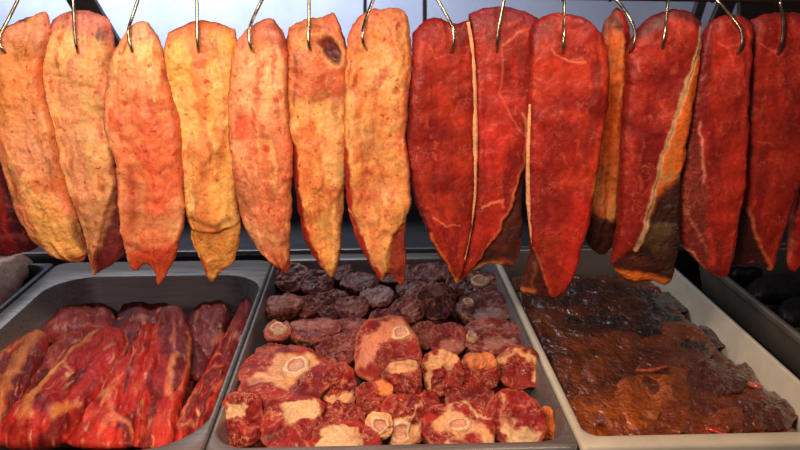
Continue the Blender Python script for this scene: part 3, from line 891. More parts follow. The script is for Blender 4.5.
def grow(L, R, T, B, k):
    c = np.mean(np.array(list(L) + list(R)), 0)
    f = lambda q: [tuple(np.array(p) * 1.0 + (np.array(p) - c) * np.array([k, k * .35])) for p in q]
    return f(L), f(R), f(T), f(B)


def laid(label, L, R, T, B, base, items, dz=0.0, thick=0.023, seed=0, name='beef_cut', mat=None, zf=None, **kw):
    """slab lying on the heap; outline in photo pixels of its top edge line, on the sloping heap surface"""
    zb_, zf_ = zf or (-0.085, -0.035)
    def mp(p):
        p = np.asarray(p, float)
        z = heap_z(p[..., 1], zb_, zf_) + dz - thick * .55
        d = rays(p)
        return CP + d * ((Z0 + z - CP[2]) / d[..., 2])[..., None]
    kw.setdefault('pu', 5.0); kw.setdefault('pv', 5.0); kw.setdefault('lump', 0.0055); kw.setdefault('sp', .6); kw.setdefault('lump_px', 22.0)
    kw.setdefault('mask', (.8, 0, .3))
    mk = kw.pop('mask')
    if name == 'beef_cut' and 'grain' not in kw: L, R, T, B = grow(L, R, T, B, .07); kw.setdefault('groove', .007); kw.setdefault('grain', ((3, 2.4, (84, 16, 16), .0, .75), (5, 4, (236, 120, 80), .30, .6), (14, 12, (246, 160, 110), .36, .6)))
    o = slab(name, L, R, T, B, mp, NZ, thick, base, mk, items, mat=mat or M_TRAYMEAT, seed=seed, res=1.3, **kw)
    tag(o, label, kw.get('cat', 'meat'))
    return o


DR1, DR2 = (150, 32, 28), (178, 44, 34)
BR1, BR2 = (196, 38, 28), (214, 56, 40)
FO = (240, 138, 76); FP = (228, 120, 88)
laid('small dark red cut lying along the back of the tray of long cuts',
     [(124, 308), (118, 318), (118, 330)], [(168, 302), (172, 312), (170, 326)], [(124, 308), (140, 300), (156, 299), (168, 302)], [(118, 330), (140, 334), (170, 326)],
     ((120, 34, 36), (140, 40, 40)), [], dz=-0.01, seed=41)
laid('rounded dark red cut against the back wall of the tray of long cuts',
     [(192, 312), (186, 325), (190, 350)], [(224, 304), (230, 320), (222, 350)], [(192, 312), (203, 301), (215, 300), (224, 304)], [(190, 350), (205, 362), (222, 350)],
     ((118, 30, 34), (146, 42, 44)), [line([(205, 322), (214, 332), (220, 318)], 2, (190, 100, 96), 4, .6)], dz=-0.005, seed=42)
laid('dark red cut reaching to the left edge, pale fat on its rounded end',
     [(-12, 338), (-20, 345), (-22, 352)], [(52, 297), (62, 302), (60, 316)], [(-12, 338), (8, 318), (32, 302), (52, 297)], [(-22, 352), (8, 346), (36, 330), (60, 316)],
     (DR1, (160, 42, 36)), [ell(45, 303, 14, 6, (214, 110, 80), 4, .8, -25), line([(4, 330), (30, 316), (45, 310)], 1.6, (190, 90, 70), 3, .7), line([(-5, 340), (20, 332)], 1.5, (210, 110, 80), 2, .7)], dz=-0.008, seed=43)
laid('knobbly dark red cut behind the fattiest one, with light fat on top',
     [(62, 312), (46, 326), (40, 342)], [(104, 302), (113, 314), (112, 336)], [(62, 312), (76, 301), (90, 298), (104, 302)], [(40, 342), (62, 342), (88, 336), (112, 336)],
     ((140, 36, 34), (168, 50, 40)), [ell(88, 304, 9, 5, (226, 120, 76), 3, .75), line([(98, 308), (104, 320)], 2, (216, 120, 90), 3, .7), line([(50, 334), (72, 322), (80, 318)], 1.8, (196, 90, 76), 3, .6), line([(62, 338), (90, 330)], 2, (120, 26, 26), 3, .5)], dz=-0.004, seed=44)
laid('red cut behind the middle of the tray, a white sinew knob on its end',
     [(128, 330), (110, 346), (100, 372)], [(150, 318), (152, 340), (138, 376)], [(128, 330), (136, 318), (150, 318)], [(100, 372), (118, 380), (138, 376)],
     ((150, 34, 34), (168, 44, 40)), [ell(145, 326, 8, 3.5, (216, 130, 110), 2, .85, -40)], dz=-0.004, seed=50)
laid('leftmost red cut striped with orange fat',
     [(6, 352), (-10, 375), (-20, 410), (-15, 445)], [(44, 334), (48, 352), (34, 384), (14, 425)], [(6, 352), (24, 338), (38, 330), (44, 334)], [(-15, 445), (0, 446), (14, 425)],
     (DR2, BR1), [line([(38, 338), (24, 362), (8, 392), (0, 420)], 5.5, FO, 4, .85, (0, .5, .3)), line([(30, 340), (8, 358), (-5, 370)], 2, FO, 3, .7), line([(20, 380), (0, 385)], 2, (236, 150, 90), 3, .7), line([(14, 400), (0, 404)], 1.5, FO, 3, .6)], dz=0.012, seed=45)
laid('narrow dark red cut between two fatty ones',
     [(58, 344), (42, 362), (24, 396), (6, 436)], [(82, 334), (82, 348), (58, 384), (34, 430)], [(58, 344), (70, 334), (82, 334)], [(6, 436), (20, 440), (34, 430)],
     ((146, 36, 28), (176, 52, 36)), [line([(62, 346), (52, 362), (54, 378)], 1.8, (230, 112, 66), 2.5, .7), line([(50, 345), (78, 334)], 1.6, (220, 104, 70), 3, .7)], dz=0.004, seed=46)
laid('largest red cut, broad with a thick diagonal seam of orange fat',
     [(84, 342), (64, 364), (36, 398), (4, 428), (0, 442)], [(124, 336), (130, 356), (114, 384), (92, 414), (68, 440)], [(84, 342), (98, 331), (112, 330), (124, 336)], [(0, 442), (20, 445), (45, 444), (68, 440)],
     (BR1, (196, 44, 34)), [line([(94, 336), (72, 362), (52, 384), (38, 404), (26, 428)], 5.0, FO, 3.5, .9, (0, .5, .3)), line([(52, 384), (62, 378), (66, 366)], 2.2, (240, 150, 96), 2, .8),
      line([(66, 378), (74, 384), (66, 392)], 1.4, (246, 160, 100), 1.5, .8), line([(36, 404), (30, 420), (34, 430)], 3, (236, 150, 80), 3, .8), ell(70, 378 + 10, 2, 2, (246, 180, 120), 1, .8),
      line([(56, 428), (70, 420)], 4, (222, 130, 40), 3, .85), line([(0, 428), (20, 402)], 2.5, (206, 92, 56), 3, .6), ell(82, 372, 15, 12, (176, 30, 30), 3, .7, 10), ell(58, 402, 13, 15, (188, 36, 34), 3, .7, 20),
      line([(96, 398), (84, 418), (70, 432)], 3, (110, 34, 26), 3, .7), ell(107, 358, 4, 3, (236, 60, 40), 2, .8), line([(4, 436), (30, 440)], 2, (150, 40, 30), 2, .6)], dz=0.02, seed=47, thick=0.034)
laid('bright red cut left of the pointed pair, curled fat near its foot',
     [(136, 338), (120, 362), (104, 392), (84, 424), (70, 442)], [(152, 326), (152, 350), (146, 380), (140, 412), (134, 444)], [(136, 338), (144, 326), (152, 326)], [(70, 442), (90, 446), (112, 446), (134, 444)],
     (BR1, BR2), [line([(119, 388), (114, 400), (106, 406), (112, 416), (114, 432)], 2.2, (240, 116, 80), 2.5, .85), line([(98, 402), (110, 406)], 1.8, (244, 150, 110), 2, .8), line([(114, 425), (128, 432), (134, 440)], 2.4, (240, 140, 100), 2.5, .85),
      line([(130, 376), (134, 384)], 1, (240, 110, 90), 1.5, .7), line([(82, 430), (100, 424)], 1.6, (220, 90, 66), 2, .6), line([(120, 360), (114, 380)], 1.5, (220, 96, 80), 2, .5)], dz=0.022, seed=48)
laid('bright red pointed cut in the middle, a pale sinew line down its length',
     [(158, 318), (150, 342), (142, 372), (138, 402), (136, 432), (134, 445)], [(186, 322), (192, 345), (190, 372), (182, 400), (176, 424), (170, 446)], [(158, 318), (166, 308), (178, 308), (186, 322)], [(134, 445), (148, 447), (170, 446)],
     (BR2, (208, 46, 36)), [line([(172, 318), (174, 345), (174, 366), (170, 384)], 1.5, (236, 120, 100), 2, .8), line([(176, 362), (170, 376), (168, 400), (172, 408)], 2.6, (240, 140, 90), 2.5, .85, (0, .3, .2)),
      line([(152, 345), (142, 376), (138, 400)], 1, (240, 110, 90), 1.2, .8), line([(188, 340), (190, 365), (182, 396)], 1.4, (226, 116, 60), 1.5, .8), poly([(154, 300), (190, 300), (190, 326), (154, 330)], (130, 34, 38), 6, .7), ell(172, 312, 7, 4, (190, 110, 100), 3, .6),
      line([(142, 440), (160, 428), (172, 424)], 2.4, (214, 84, 60), 3, .7), line([(138, 416), (144, 430)], 1.6, (240, 130, 100), 2, .7), ell(160, 372, 8, 20, (228, 40, 30), 5, .5)], dz=0.026, seed=49)
laid('bright red cut against the right wall of its tray, narrowing to the back',
     [(236, 318), (222, 344), (206, 372), (192, 398), (178, 420), (172, 446)], [(252, 302), (250, 322), (240, 350), (228, 378), (217, 404), (200, 438)], [(236, 318), (242, 300), (248, 296), (252, 302)], [(172, 446), (182, 449), (200, 438)],
     (BR2, (226, 52, 34)), [poly([(225, 285), (262, 285), (256, 336), (220, 336)], (128, 30, 36), 9, .75), line([(220, 330), (206, 350)], 1.5, (216, 110, 100), 2, .6), line([(212, 364), (220, 360)], 1, (250, 130, 90), 1.5, .8),
      line([(204, 378), (222, 372)], 1, (248, 110, 80), 1.5, .7), line([(194, 396), (184, 420), (178, 432)], 2.0, (244, 130, 96), 2, .8), ell(198, 418, 2, 2, (250, 170, 120), 1, .8), line([(180, 436), (192, 430)], 2, (240, 140, 100), 2, .7)], dz=0.010, seed=51)
laid('dark red cut crossing under the pointed cut at the front of its tray',
     [(150, 425), (146, 436), (142, 444)], [(186, 418), (192, 430), (186, 442)], [(150, 425), (170, 416), (186, 418)], [(142, 444), (164, 448), (186, 442)],
     ((150, 28, 26), (176, 40, 32)), [line([(160, 430), (180, 428)], 2, (216, 96, 66), 2, .7)], dz=-0.006, seed=52)
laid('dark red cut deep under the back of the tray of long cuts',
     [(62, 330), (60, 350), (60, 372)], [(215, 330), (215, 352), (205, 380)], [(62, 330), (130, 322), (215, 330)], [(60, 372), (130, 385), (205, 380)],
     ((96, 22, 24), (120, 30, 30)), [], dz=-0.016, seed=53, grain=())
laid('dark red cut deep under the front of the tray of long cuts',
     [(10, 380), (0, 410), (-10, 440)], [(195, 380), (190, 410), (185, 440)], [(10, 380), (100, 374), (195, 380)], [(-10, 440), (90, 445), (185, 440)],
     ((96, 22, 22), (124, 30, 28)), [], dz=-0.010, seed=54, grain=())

# far-left tray joint
laid('pale mauve joint with a white fat rim in the tray at the left edge',
     [(-60, 268), (-62, 290), (-60, 320)], [(34, 260), (30, 272), (10, 300)], [(-60, 268), (-20, 262), (10, 260), (34, 260)], [(-60, 320), (-30, 322), (10, 300)],
     ((128, 96, 84), (112, 80, 70)), [poly([(-70, 230), (40, 240), (34, 258), (10, 270), (-70, 292)], (136, 66, 74), 3, .9, (.6, 0, 0)), line([(36, 255), (22, 262), (6, 272), (-20, 285)], 1.6, (226, 190, 176), 2, .9)],
     dz=0.085, seed=55, thick=0.035, grain=(), mask=(.2, 0, .2))
laid('small purple trimming beside the pale mauve joint',
     [(31, 268), (30, 272), (32, 276)], [(42, 267), (44, 272), (40, 277)], [(31, 268), (36, 264), (42, 267)], [(32, 276), (36, 279), (40, 277)], ((110, 50, 60), (130, 60, 66)), [], dz=0.03, seed=56, thick=0.01)

# ================================================================== CENTRE TRAY: shank slices
def disc(label, cx, cy, rx, ry, items=(), bone=None, base=((126, 24, 24), (168, 42, 36)), dz=0.0, thick=0.036, seed=0, rot=0, sq=2.4,
         dark=0.0, name='shank_slice', zoff=None, az=0.0, m=(1, 0, .2)):
    """slice of shank: irregular round face turned towards the viewer's side, rind-like side wall, bone ring as a child"""
    z = (zoff if zoff is not None else 0.0) - 0.018 + dz
    rx *= 1.08; ry *= 1.08
    c = on_z(np.array([cx, cy], float), z)
    depth = float((c - CP) @ (-RM[:, 2]))
    RX = rx * depth / F
    vdir = (CP - c); vdir /= np.linalg.norm(vdir)
    elev = math.asin(vdir[2])
    ratio = min(1.0, ry / rx)
    # tilt: angle between the face normal and the view direction gives ry/rx
    ang = math.acos(min(1, ratio)) if ry < rx else 0
    ne = min(math.pi / 2 * .96, elev + ang)
    nrm = Vector((math.sin(az) * math.cos(ne) - .02, -math.cos(az) * math.cos(ne), math.sin(ne))).normalized()
    X = Vector((1, 0, 0)); X = (X - nrm * X.dot(nrm)).normalized(); Y = nrm.cross(X)
    RY = RX * max(1, ry / rx)
    nr, na = 22, 84
    V, C, M = [], [], []
    th = np.linspace(0, 2 * np.pi, na, endpoint=False)
    out = (np.abs(np.cos(th)) ** sq + np.abs(np.sin(th)) ** sq) ** (-1 / sq)
    ring = np.stack([np.cos(th) * 1.3, np.sin(th) * 1.3], 1)
    out = out * (1 + 0.16 * fbm(ring + seed * 3.7, seed, 3) + 0.05 * fbm(ring * 4 + seed, seed + 5, 2))
    rows = []
    for i in range(nr + 1):
        r = (i / nr) ** 0.8
        h = -0.0035 * max(0, (r - .8) / .2) ** 2
        rows.append((r, h, 0))
    rows += [(1.02, -0.007, 1), (1.03, -0.012, 1), (1.0, -thick * .55, 1), (.97, -thick * .85, 1), (.88, -thick, 1), (.4, -thick, 1)]
    allu = []
    for r, h, side in rows:
        x = np.cos(th) * out * r; y = np.sin(th) * out * r
        uv = np.stack([x, y], 1); allu.append(uv)
        nz = fbm(uv * 2.2 + seed * 5.1, seed + 2, 4) * 0.009 + fbm(uv * 7 + seed, seed + 6, 3) * 0.0022
        hh = h + (nz if not side else nz * .4)
        V.append(np.stack([x * RX, y * RY, hh if np.ndim(hh) else np.full(na, hh)], 1))
    UV = np.concatenate(allu)
    side = np.repeat([r[2] for r in rows], na)
    k = fbm(UV * 1.8 + seed * 2.3, seed + 8, 4)
    t = sm(k, -.35, .35)[:, None]
    C = lin(base[0]) * (1 - t) + lin(base[1]) * t
    M = np.tile(np.array(m, float), (len(UV), 1))
    Pw = UV * np.array([1, -1]) + np.stack([fbm(UV * 3 + seed, seed + 11, 3), fbm(UV * 3 + seed, seed + 12, 3)], 1) * .26
    # seams of pale fat between the muscles
    for q in range(2):
        a0 = (seed * 2.4 + q * 1.9) % 6.28
        ln = [(math.cos(a0) * .95, math.sin(a0) * .95), (math.cos(a0 + .5) * .3, math.sin(a0 + .5) * .3), (math.cos(a0 + 2.7) * .9, math.sin(a0 + 2.7) * .9)]
        w = weight(line(ln, 0.018, (0, 0, 0), .05, .75), Pw); C = C * (1 - w[:, None]) + lin((236, 130, 96)) * w[:, None]
    rr = np.linalg.norm(UV, axis=1) / np.tile(out, len(rows))
    w = (sm(rr, .90, .97) * (0.25 + .6 * fbm(UV * 2.5 + seed * 1.3, seed + 21, 2)).clip(0, 1))[:, None]
    C = C * (1 - w) + lin((232, 126, 84)) * w
    for it in items:
        w = weight(it, Pw); C = C * (1 - w[:, None]) + lin(it['c']) * w[:, None]
        if it['m'] is not None: M = M * (1 - w[:, None]) + np.array(it['m'], float) * w[:, None]
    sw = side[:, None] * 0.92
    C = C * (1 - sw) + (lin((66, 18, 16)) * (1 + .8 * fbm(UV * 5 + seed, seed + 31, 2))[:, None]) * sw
    if dark:  # greys and dims slices in the colour, as shade at the tray back
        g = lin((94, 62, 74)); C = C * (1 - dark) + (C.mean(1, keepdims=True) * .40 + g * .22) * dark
    V = np.concatenate(V)
    if rot:
        pass
    Rm = np.array([[X.x, Y.x, nrm.x], [X.y, Y.y, nrm.y], [X.z, Y.z, nrm.z]])
    W = V @ Rm.T + c
    n = na; Fc = []
    for i in range(len(rows) - 1):
        for k in range(n):
            k2 = (k + 1) % n
            if i == 0:
                Fc.append([0, n + k, n + k2]) if k else Fc.append([0, n, n + 1])
            else:
                Fc.append([i * n + k, (i + 1) * n + k, (i + 1) * n + k2, i * n + k2])
    Fc.append([(len(rows) - 1) * n + k for k in range(n)][::-1])
    # row 0 is collapsed to one vertex (all its points are at the centre)
    keep = np.r_[0, np.arange(n, len(W))]
    rem = -np.ones(len(W), int); rem[keep] = np.arange(len(keep)); rem[:n] = 0
    Fc = [[int(rem[v]) for v in f] for f in Fc]
    Fc = [f for f in Fc if len(set(f)) == len(f)]
    o = link_mesh(name, W[keep], Fc, M_SHANK, None, C[keep], M[keep], origin=c)
    tag(o, label, 'meat')
    if bone:
        bx_, by_, br, bq = bone      # in face units
        nb = 40; tb = np.linspace(0, 2 * np.pi, nb, endpoint=False)
        ob = 1 + 0.32 * fbm(np.stack([np.cos(tb), np.sin(tb)], 1) * 1.5 + seed, seed + 40, 2)
        prof = [(0.0, 0.0012, 2), (.28, .0014, 2), (.46, .0016, 2), (.54, .0026, 1), (.7, .0034, 3), (.88, .0028, 0), (1.0, .0002, 0), (1.0, -.008, 0)]
        VB, CB = [], []
        for r, h, kd in prof:
            x = bx_ + np.cos(tb) * ob * r * br; y = -by_ + np.sin(tb) * ob * r * br * bq
            VB.append(np.stack([x * RX, y * RY, np.full(nb, h + .002)], 1))
            cc = [(250, 190, 140), (206, 110, 78), (236, 160, 120), (252, 206, 162)][kd]
            CB.append(np.tile(lin(cc), (nb, 1)))
        VB = np.concatenate(VB); CB = np.concatenate(CB)
        if dark: CB = CB * (1 - dark * .45)  # bone dimmed in its colour like the shaded slice
        FB = []
        for i in range(len(prof) - 1):
            for k in range(nb):
                k2 = (k + 1) % nb
                if i == 0: FB.append([0, nb + k, nb + k2])
                else: FB.append([i * nb + k, (i + 1) * nb + k, (i + 1) * nb + k2, i * nb + k2])
        kp = np.r_[0, np.arange(nb, len(VB))]; rm = np.zeros(len(VB), int); rm[kp] = np.arange(len(kp))
        FB = [[int(rm[v]) for v in f] for f in FB]
        WB = VB @ Rm.T + c
        link_mesh('marrow_bone', WB[kp], FB, M_BONE, o, CB[kp], np.tile([0, .1, 0], (len(kp), 1)), origin=None)
    return o


FT = (250, 178, 124); FT2 = (252, 198, 146); GRP = None
mF = (0, .35, .2)
def fe(cx, cy, rx, ry, a=0, c=FT, al=.95): return ell(cx, cy, rx, ry, c, .07, al, a, mF)
def fp(pts, c=FT, al=.95): return poly(pts, c, .06, al, mF)


disc('large shank slice with a broad pale bone seam, left half of the shank tray', 286, 373, 42, 25, [fp([(-.5, -.1), (-.1, -.7), (.35, -.75), (.75, -.3), (.4, .1), (.1, .5), (-.2, .3), (-.6, .25)]), line([(-.9, .25), (-.4, .2), (0, .4)], .04, FT, .05, .8)],
     (.22, -.22, .3, 1.3), seed=1, dz=0.018)
disc('shank slice in the front left corner, cream patch at its upper left', 241, 420, 20, 25, [fp([(-.75, -.5), (.35, -.62), (.2, -.1), (-.3, -.02), (-.8, .05)], FT2)], None, seed=2, base=((140, 28, 26), (176, 50, 42)), m=(1.3, 0, .2), sq=3)
disc('squarish shank slice with a cream patch across its top', 293, 421, 30, 25, [fp([(-.35, -.6), (.6, -.75), (.85, -.15), (.2, .0), (-.15, .1), (-.3, -.2)], FT2)], None, seed=3, dz=.004, m=(1.2, 0, .2), sq=3)
disc('narrow shank slice with a fat crescent along its bottom', 338, 387, 17, 22, [fp([(-.9, .35), (0, .3), (.8, .1), (.8, .6), (0, .95), (-.8, .8)])], None, seed=4, dz=0.006)
disc('front shank slice with a very large pale bone, cut by the tray front', 344, 438, 32, 18, [fp([(-.95, .3), (-.5, -.5), (.2, -.6), (.35, .1), (.3, .9), (-.8, .9)], FT2), line([(.3, -.6), (.5, .8)], .05, FT, .05)], None, seed=5, dz=.012)
disc('red shank slice lying just behind the very large pale bone', 343, 416, 20, 14, [], None, seed=6, dz=.002)
disc('small bone ring slice, paler and leaning left of its larger twin', 380, 425, 13, 13, [fe(0, 0, 1.1, 1.1)], (0, 0, .7, 1), seed=7, dz=.014, thick=.03)
disc('front shank slice with a round bone ring low on its face', 404, 421, 23, 24, [fe(-.1, .45, .75, .5), line([(.2, 0), (.7, -.7)], .05, FT, .05)], (-.15, .42, .45, 1.1), seed=8, dz=.01)
disc('small shank slice with an orange fat corner', 374, 397, 18, 17, [fp([(.05, -.9), (.9, -.8), (.95, .2), (.3, -.1)], (240, 140, 76))], None, seed=9, dz=0)
disc('dark shank slice with a cream cap, above the front bone ring slice', 403, 379, 19, 19, [fe(-.1, -.62, .75, .32)], None, seed=10, dz=.008)
disc('tallest shank slice, standing up with a pinkish bone at its upper end', 388, 350, 33, 29, [fp([(-.9, .4), (-.75, -.4), (-.1, -.95), (.7, -.85), (.85, -.45), (.2, -.35), (-.2, -.25), (-.45, .3), (-.7, .6)], (236, 140, 104)), ell(.2, .35, .5, .5, (130, 34, 30), .15, .6)], (.35, -.52, .3, .8), seed=11, dz=.03)
disc('upright shank slice with an arched fat top, left of the middle right trio', 443, 373, 20, 22, [fp([(-.8, -.3), (-.6, -.85), (.2, -.95), (.8, -.6), (.6, -.3), (0, -.25), (-.5, -.1), (-.6, .6), (-.85, .6)])], None, seed=12, dz=.006)
disc('upright shank slice with an orange fat top, centre of the middle right trio', 480, 371, 19, 19, [fe(0, -.5, .8, .42, 0, (246, 140, 84))], None, seed=13, dz=.006)
disc('upright shank slice with a fat crescent over a round red eye, by the right wall', 519, 367, 21, 20, [line([(-.8, -.35), (-.2, -.7), (.5, -.55), (.8, 0), (.75, .6)], .14, FT, .09, .95, mF), ell(0, .1, .55, .5, (160, 30, 30), .08, .8)], None, seed=14, dz=.008, m=(1.3, 0, .2))
disc('front shank slice with a wide oval bone in its middle', 458, 425, 33, 24, [fe(0, 0, .62, .42, 10), line([(-.1, -.8), (-.2, -.3)], .12, FT, .06), line([(.5, .2), (.8, .6)], .12, FT, .08), line([(.3, -.9), (.8, -.2)], .04, FT2, .04), line([(-.3, .5), (0, .8)], .06, FT, .06)], (0, 0, .42, .62), seed=15, dz=.012, m=(1.3, 0, .2))
disc('large round shank slice in the front right corner, cream wedge at its bottom', 516, 418, 28, 27, [fp([(-.45, .3), (-.3, .1), (.2, .35), (.85, .5), (.6, .85), (0, .95), (-.4, .9)], FT2), line([(-.4, -.8), (-.45, .2), (-.4, .8)], .035, FT, .05)], None, seed=16, dz=.012, base=((150, 28, 28), (180, 44, 38)))
disc('orange fat end piece pressed against the right front corner wall', 548, 424, 8, 16, [fe(0, 0, 1.2, 1.2, 0, (226, 116, 56))], None, seed=17, dz=-.012, thick=.03)
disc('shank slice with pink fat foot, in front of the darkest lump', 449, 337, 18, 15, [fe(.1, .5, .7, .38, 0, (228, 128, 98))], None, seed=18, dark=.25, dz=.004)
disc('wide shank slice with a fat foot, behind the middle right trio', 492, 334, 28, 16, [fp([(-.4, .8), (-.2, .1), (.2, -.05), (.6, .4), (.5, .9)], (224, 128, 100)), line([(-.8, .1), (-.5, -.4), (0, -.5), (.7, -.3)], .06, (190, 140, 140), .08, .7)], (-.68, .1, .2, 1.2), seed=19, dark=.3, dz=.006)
disc('shade-greyed shank slice with twin bone ends near the right wall', 486, 305, 26, 14, [fp([(-.5, .7), (-.2, 0), (.1, .1), (.5, .4), (.8, .8), (0, .95)], (206, 130, 120))], (-.6, -.2, .2, 1.2), seed=20, dark=.6, dz=.006)
disc('shade-greyed shank slice with a round bone ring in the back right corner', 482, 281, 20, 11, [], (-.1, 0, .5, 1.0), seed=21, dark=.6, dz=.004)
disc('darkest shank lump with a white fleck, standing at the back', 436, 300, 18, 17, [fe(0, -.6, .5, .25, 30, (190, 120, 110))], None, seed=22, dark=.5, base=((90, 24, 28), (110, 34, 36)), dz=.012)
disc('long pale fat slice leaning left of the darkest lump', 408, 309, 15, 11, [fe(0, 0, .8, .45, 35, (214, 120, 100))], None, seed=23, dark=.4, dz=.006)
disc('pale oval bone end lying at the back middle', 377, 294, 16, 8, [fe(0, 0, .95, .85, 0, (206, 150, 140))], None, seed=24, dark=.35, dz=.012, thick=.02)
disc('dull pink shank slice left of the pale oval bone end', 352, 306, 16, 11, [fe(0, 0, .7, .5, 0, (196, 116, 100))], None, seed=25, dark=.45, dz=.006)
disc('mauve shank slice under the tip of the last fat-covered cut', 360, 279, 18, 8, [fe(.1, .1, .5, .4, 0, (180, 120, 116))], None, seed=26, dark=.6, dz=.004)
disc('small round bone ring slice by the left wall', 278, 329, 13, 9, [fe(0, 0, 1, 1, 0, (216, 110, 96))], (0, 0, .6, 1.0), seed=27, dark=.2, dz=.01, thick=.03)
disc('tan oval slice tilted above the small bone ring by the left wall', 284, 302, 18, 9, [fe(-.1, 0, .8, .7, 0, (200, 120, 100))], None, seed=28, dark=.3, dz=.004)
disc('shade-greyed slice with a pink knob in the back left corner', 292, 276, 16, 13, [fe(.3, -.4, .4, .5, 0, (206, 140, 130))], None, seed=29, dark=.55, dz=.006)
disc('shade-greyed shank slice second from the back left corner', 318, 282, 15, 12, [fe(-.3, 0, .45, .6, 0, (180, 112, 108))], None, seed=30, dark=.55, dz=.004)
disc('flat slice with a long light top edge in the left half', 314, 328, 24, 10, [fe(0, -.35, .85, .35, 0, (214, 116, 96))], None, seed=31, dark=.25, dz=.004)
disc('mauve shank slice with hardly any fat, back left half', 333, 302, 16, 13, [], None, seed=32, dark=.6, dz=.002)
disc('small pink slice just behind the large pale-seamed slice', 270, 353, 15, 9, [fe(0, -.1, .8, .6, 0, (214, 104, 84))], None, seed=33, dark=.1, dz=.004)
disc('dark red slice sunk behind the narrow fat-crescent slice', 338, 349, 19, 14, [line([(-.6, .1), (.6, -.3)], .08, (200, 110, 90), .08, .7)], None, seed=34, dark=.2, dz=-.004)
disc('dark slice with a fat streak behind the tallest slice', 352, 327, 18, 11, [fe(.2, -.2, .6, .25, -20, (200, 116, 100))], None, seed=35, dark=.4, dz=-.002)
disc('shade-greyed shank slice at the very back under the first red cut', 398, 272, 18, 8, [fe(.2, 0, .4, .4, 0, (180, 124, 120))], None, seed=36, dark=.65, dz=.002)
disc('shade-greyed shank slice at the back below the fat-edged red cut', 434, 271, 19, 8, [], None, seed=37, dark=.6, dz=.002)
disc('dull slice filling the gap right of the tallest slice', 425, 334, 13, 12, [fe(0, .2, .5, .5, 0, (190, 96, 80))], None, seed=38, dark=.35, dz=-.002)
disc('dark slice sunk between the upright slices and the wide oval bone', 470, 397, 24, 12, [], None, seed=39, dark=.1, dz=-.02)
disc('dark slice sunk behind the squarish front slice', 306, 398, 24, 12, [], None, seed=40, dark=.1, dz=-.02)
disc('shade-greyed slice with a pale rim between the back bone ring and the darkest lump', 459, 285, 13, 10, [fe(0, -.2, .5, .4, 0, (190, 130, 124))], None, seed=41, dark=.6, dz=0)
disc('shade-greyed slice below the fifth fat cut at the back', 306, 312 - 8, 12, 9, [], None, seed=42, dark=.5, dz=-.004)

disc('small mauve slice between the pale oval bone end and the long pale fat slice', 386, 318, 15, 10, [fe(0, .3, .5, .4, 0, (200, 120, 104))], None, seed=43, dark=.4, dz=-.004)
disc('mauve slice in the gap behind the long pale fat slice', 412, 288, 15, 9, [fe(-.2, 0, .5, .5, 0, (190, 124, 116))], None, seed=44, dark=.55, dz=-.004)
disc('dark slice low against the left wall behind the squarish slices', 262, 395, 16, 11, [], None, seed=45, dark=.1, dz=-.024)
disc('dim slice at the back between two shade-greyed knobbed slices', 338, 270, 14, 7, [], None, seed=46, dark=.6, dz=-.002)
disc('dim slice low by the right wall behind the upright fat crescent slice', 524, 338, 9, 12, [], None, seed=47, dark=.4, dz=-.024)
disc('red slice sunk between the small bone rings and the arched fat slice', 424, 400, 16, 10, [], None, seed=48, dark=.05, dz=-.024)

# beef trimmings filling the tray under the slices, coloured dark to stand in for gap shade
def heap(name, x0, x1, y0, y1, z0, amp, base, mat, mask, label, cat, seed, fx=8.0, n=(120, 120), slope=0.0, kind=None, thick=0.05, wrinkle=0.0):
    gx, gy = np.linspace(x0, x1, n[0]), np.linspace(y0, y1, n[1])
    GX, GY = np.meshgrid(gx, gy)
    Q = np.stack([GX.ravel(), GY.ravel()], 1)
    r = 1 - np.abs(fbm(Q * fx * 1.6, seed + 5, 3)) * 2
    z = fbm(Q * fx, seed, 4) * amp + np.abs(r) * wrinkle + slope * (GY.ravel() - y0)
    e = np.minimum(np.minimum(GX - x0, x1 - GX) / (x1 - x0), np.minimum(GY - y0, y1 - GY) / (y1 - y0)).ravel()
    z = z - .02 * (1 - sm(e, 0, .04))
    cx_, cy_, hx, hy = (x0 + x1) / 2, (y0 + y1) / 2, (x1 - x0) / 2, (y1 - y0) / 2
    ua, ub = (Q[:, 0] - cx_) / hx, (Q[:, 1] - cy_) / hy
    V = np.stack([cx_ + hx * ua * (1 - .06 * np.abs(ub) ** 10), cy_ + hy * ub * (1 - .05 * np.abs(ua) ** 10), Z0 + z0 + z], 1)
    t = sm(fbm(Q * fx * 1.3, seed + 9, 4), -.4, .4)[:, None]
    C = lin(base[0]) * (1 - t) + lin(base[1]) * t
    g = np.arange(n[0] * n[1]).reshape(n[1], n[0])
    Fc = np.stack([g[:-1, :-1].ravel(), g[:-1, 1:].ravel(), g[1:, 1:].ravel(), g[1:, :-1].ravel()], 1).tolist()
    # skirt and base so that the heap is a solid body
    bd = list(g[0, :]) + list(g[1:, -1]) + list(g[-1, -2::-1]) + list(g[-2:0:-1, 0])
    b0 = len(V)
    VB = V[bd].copy(); VB[:, 2] = Z0 + z0 - thick
    V = np.concatenate([V, VB]); C = np.concatenate([C, C[bd]])
    m = len(bd)
    for k in range(m):
        k2 = (k + 1) % m
        Fc.append([int(bd[k]), b0 + k, b0 + k2, int(bd[k2])])
    Fc.append([b0 + k for k in range(m)][::-1])
    o = link_mesh(name, V, Fc, mat, None, C, np.tile(mask, (len(V), 1)))
    tag(o, label, cat, kind=kind)
    return o


heap('beef_trimmings', xb + .042, xc - .044, YF + .036, YBC - .045, -0.055, .014, ((56, 14, 16), (84, 22, 20)), M_TRAYMEAT, (.4, 0, .3),
     'wet beef trimmings, painted dark as shade, filling the gaps under the shank slices', 'trimmings', 71, kind='stuff', thick=.03)

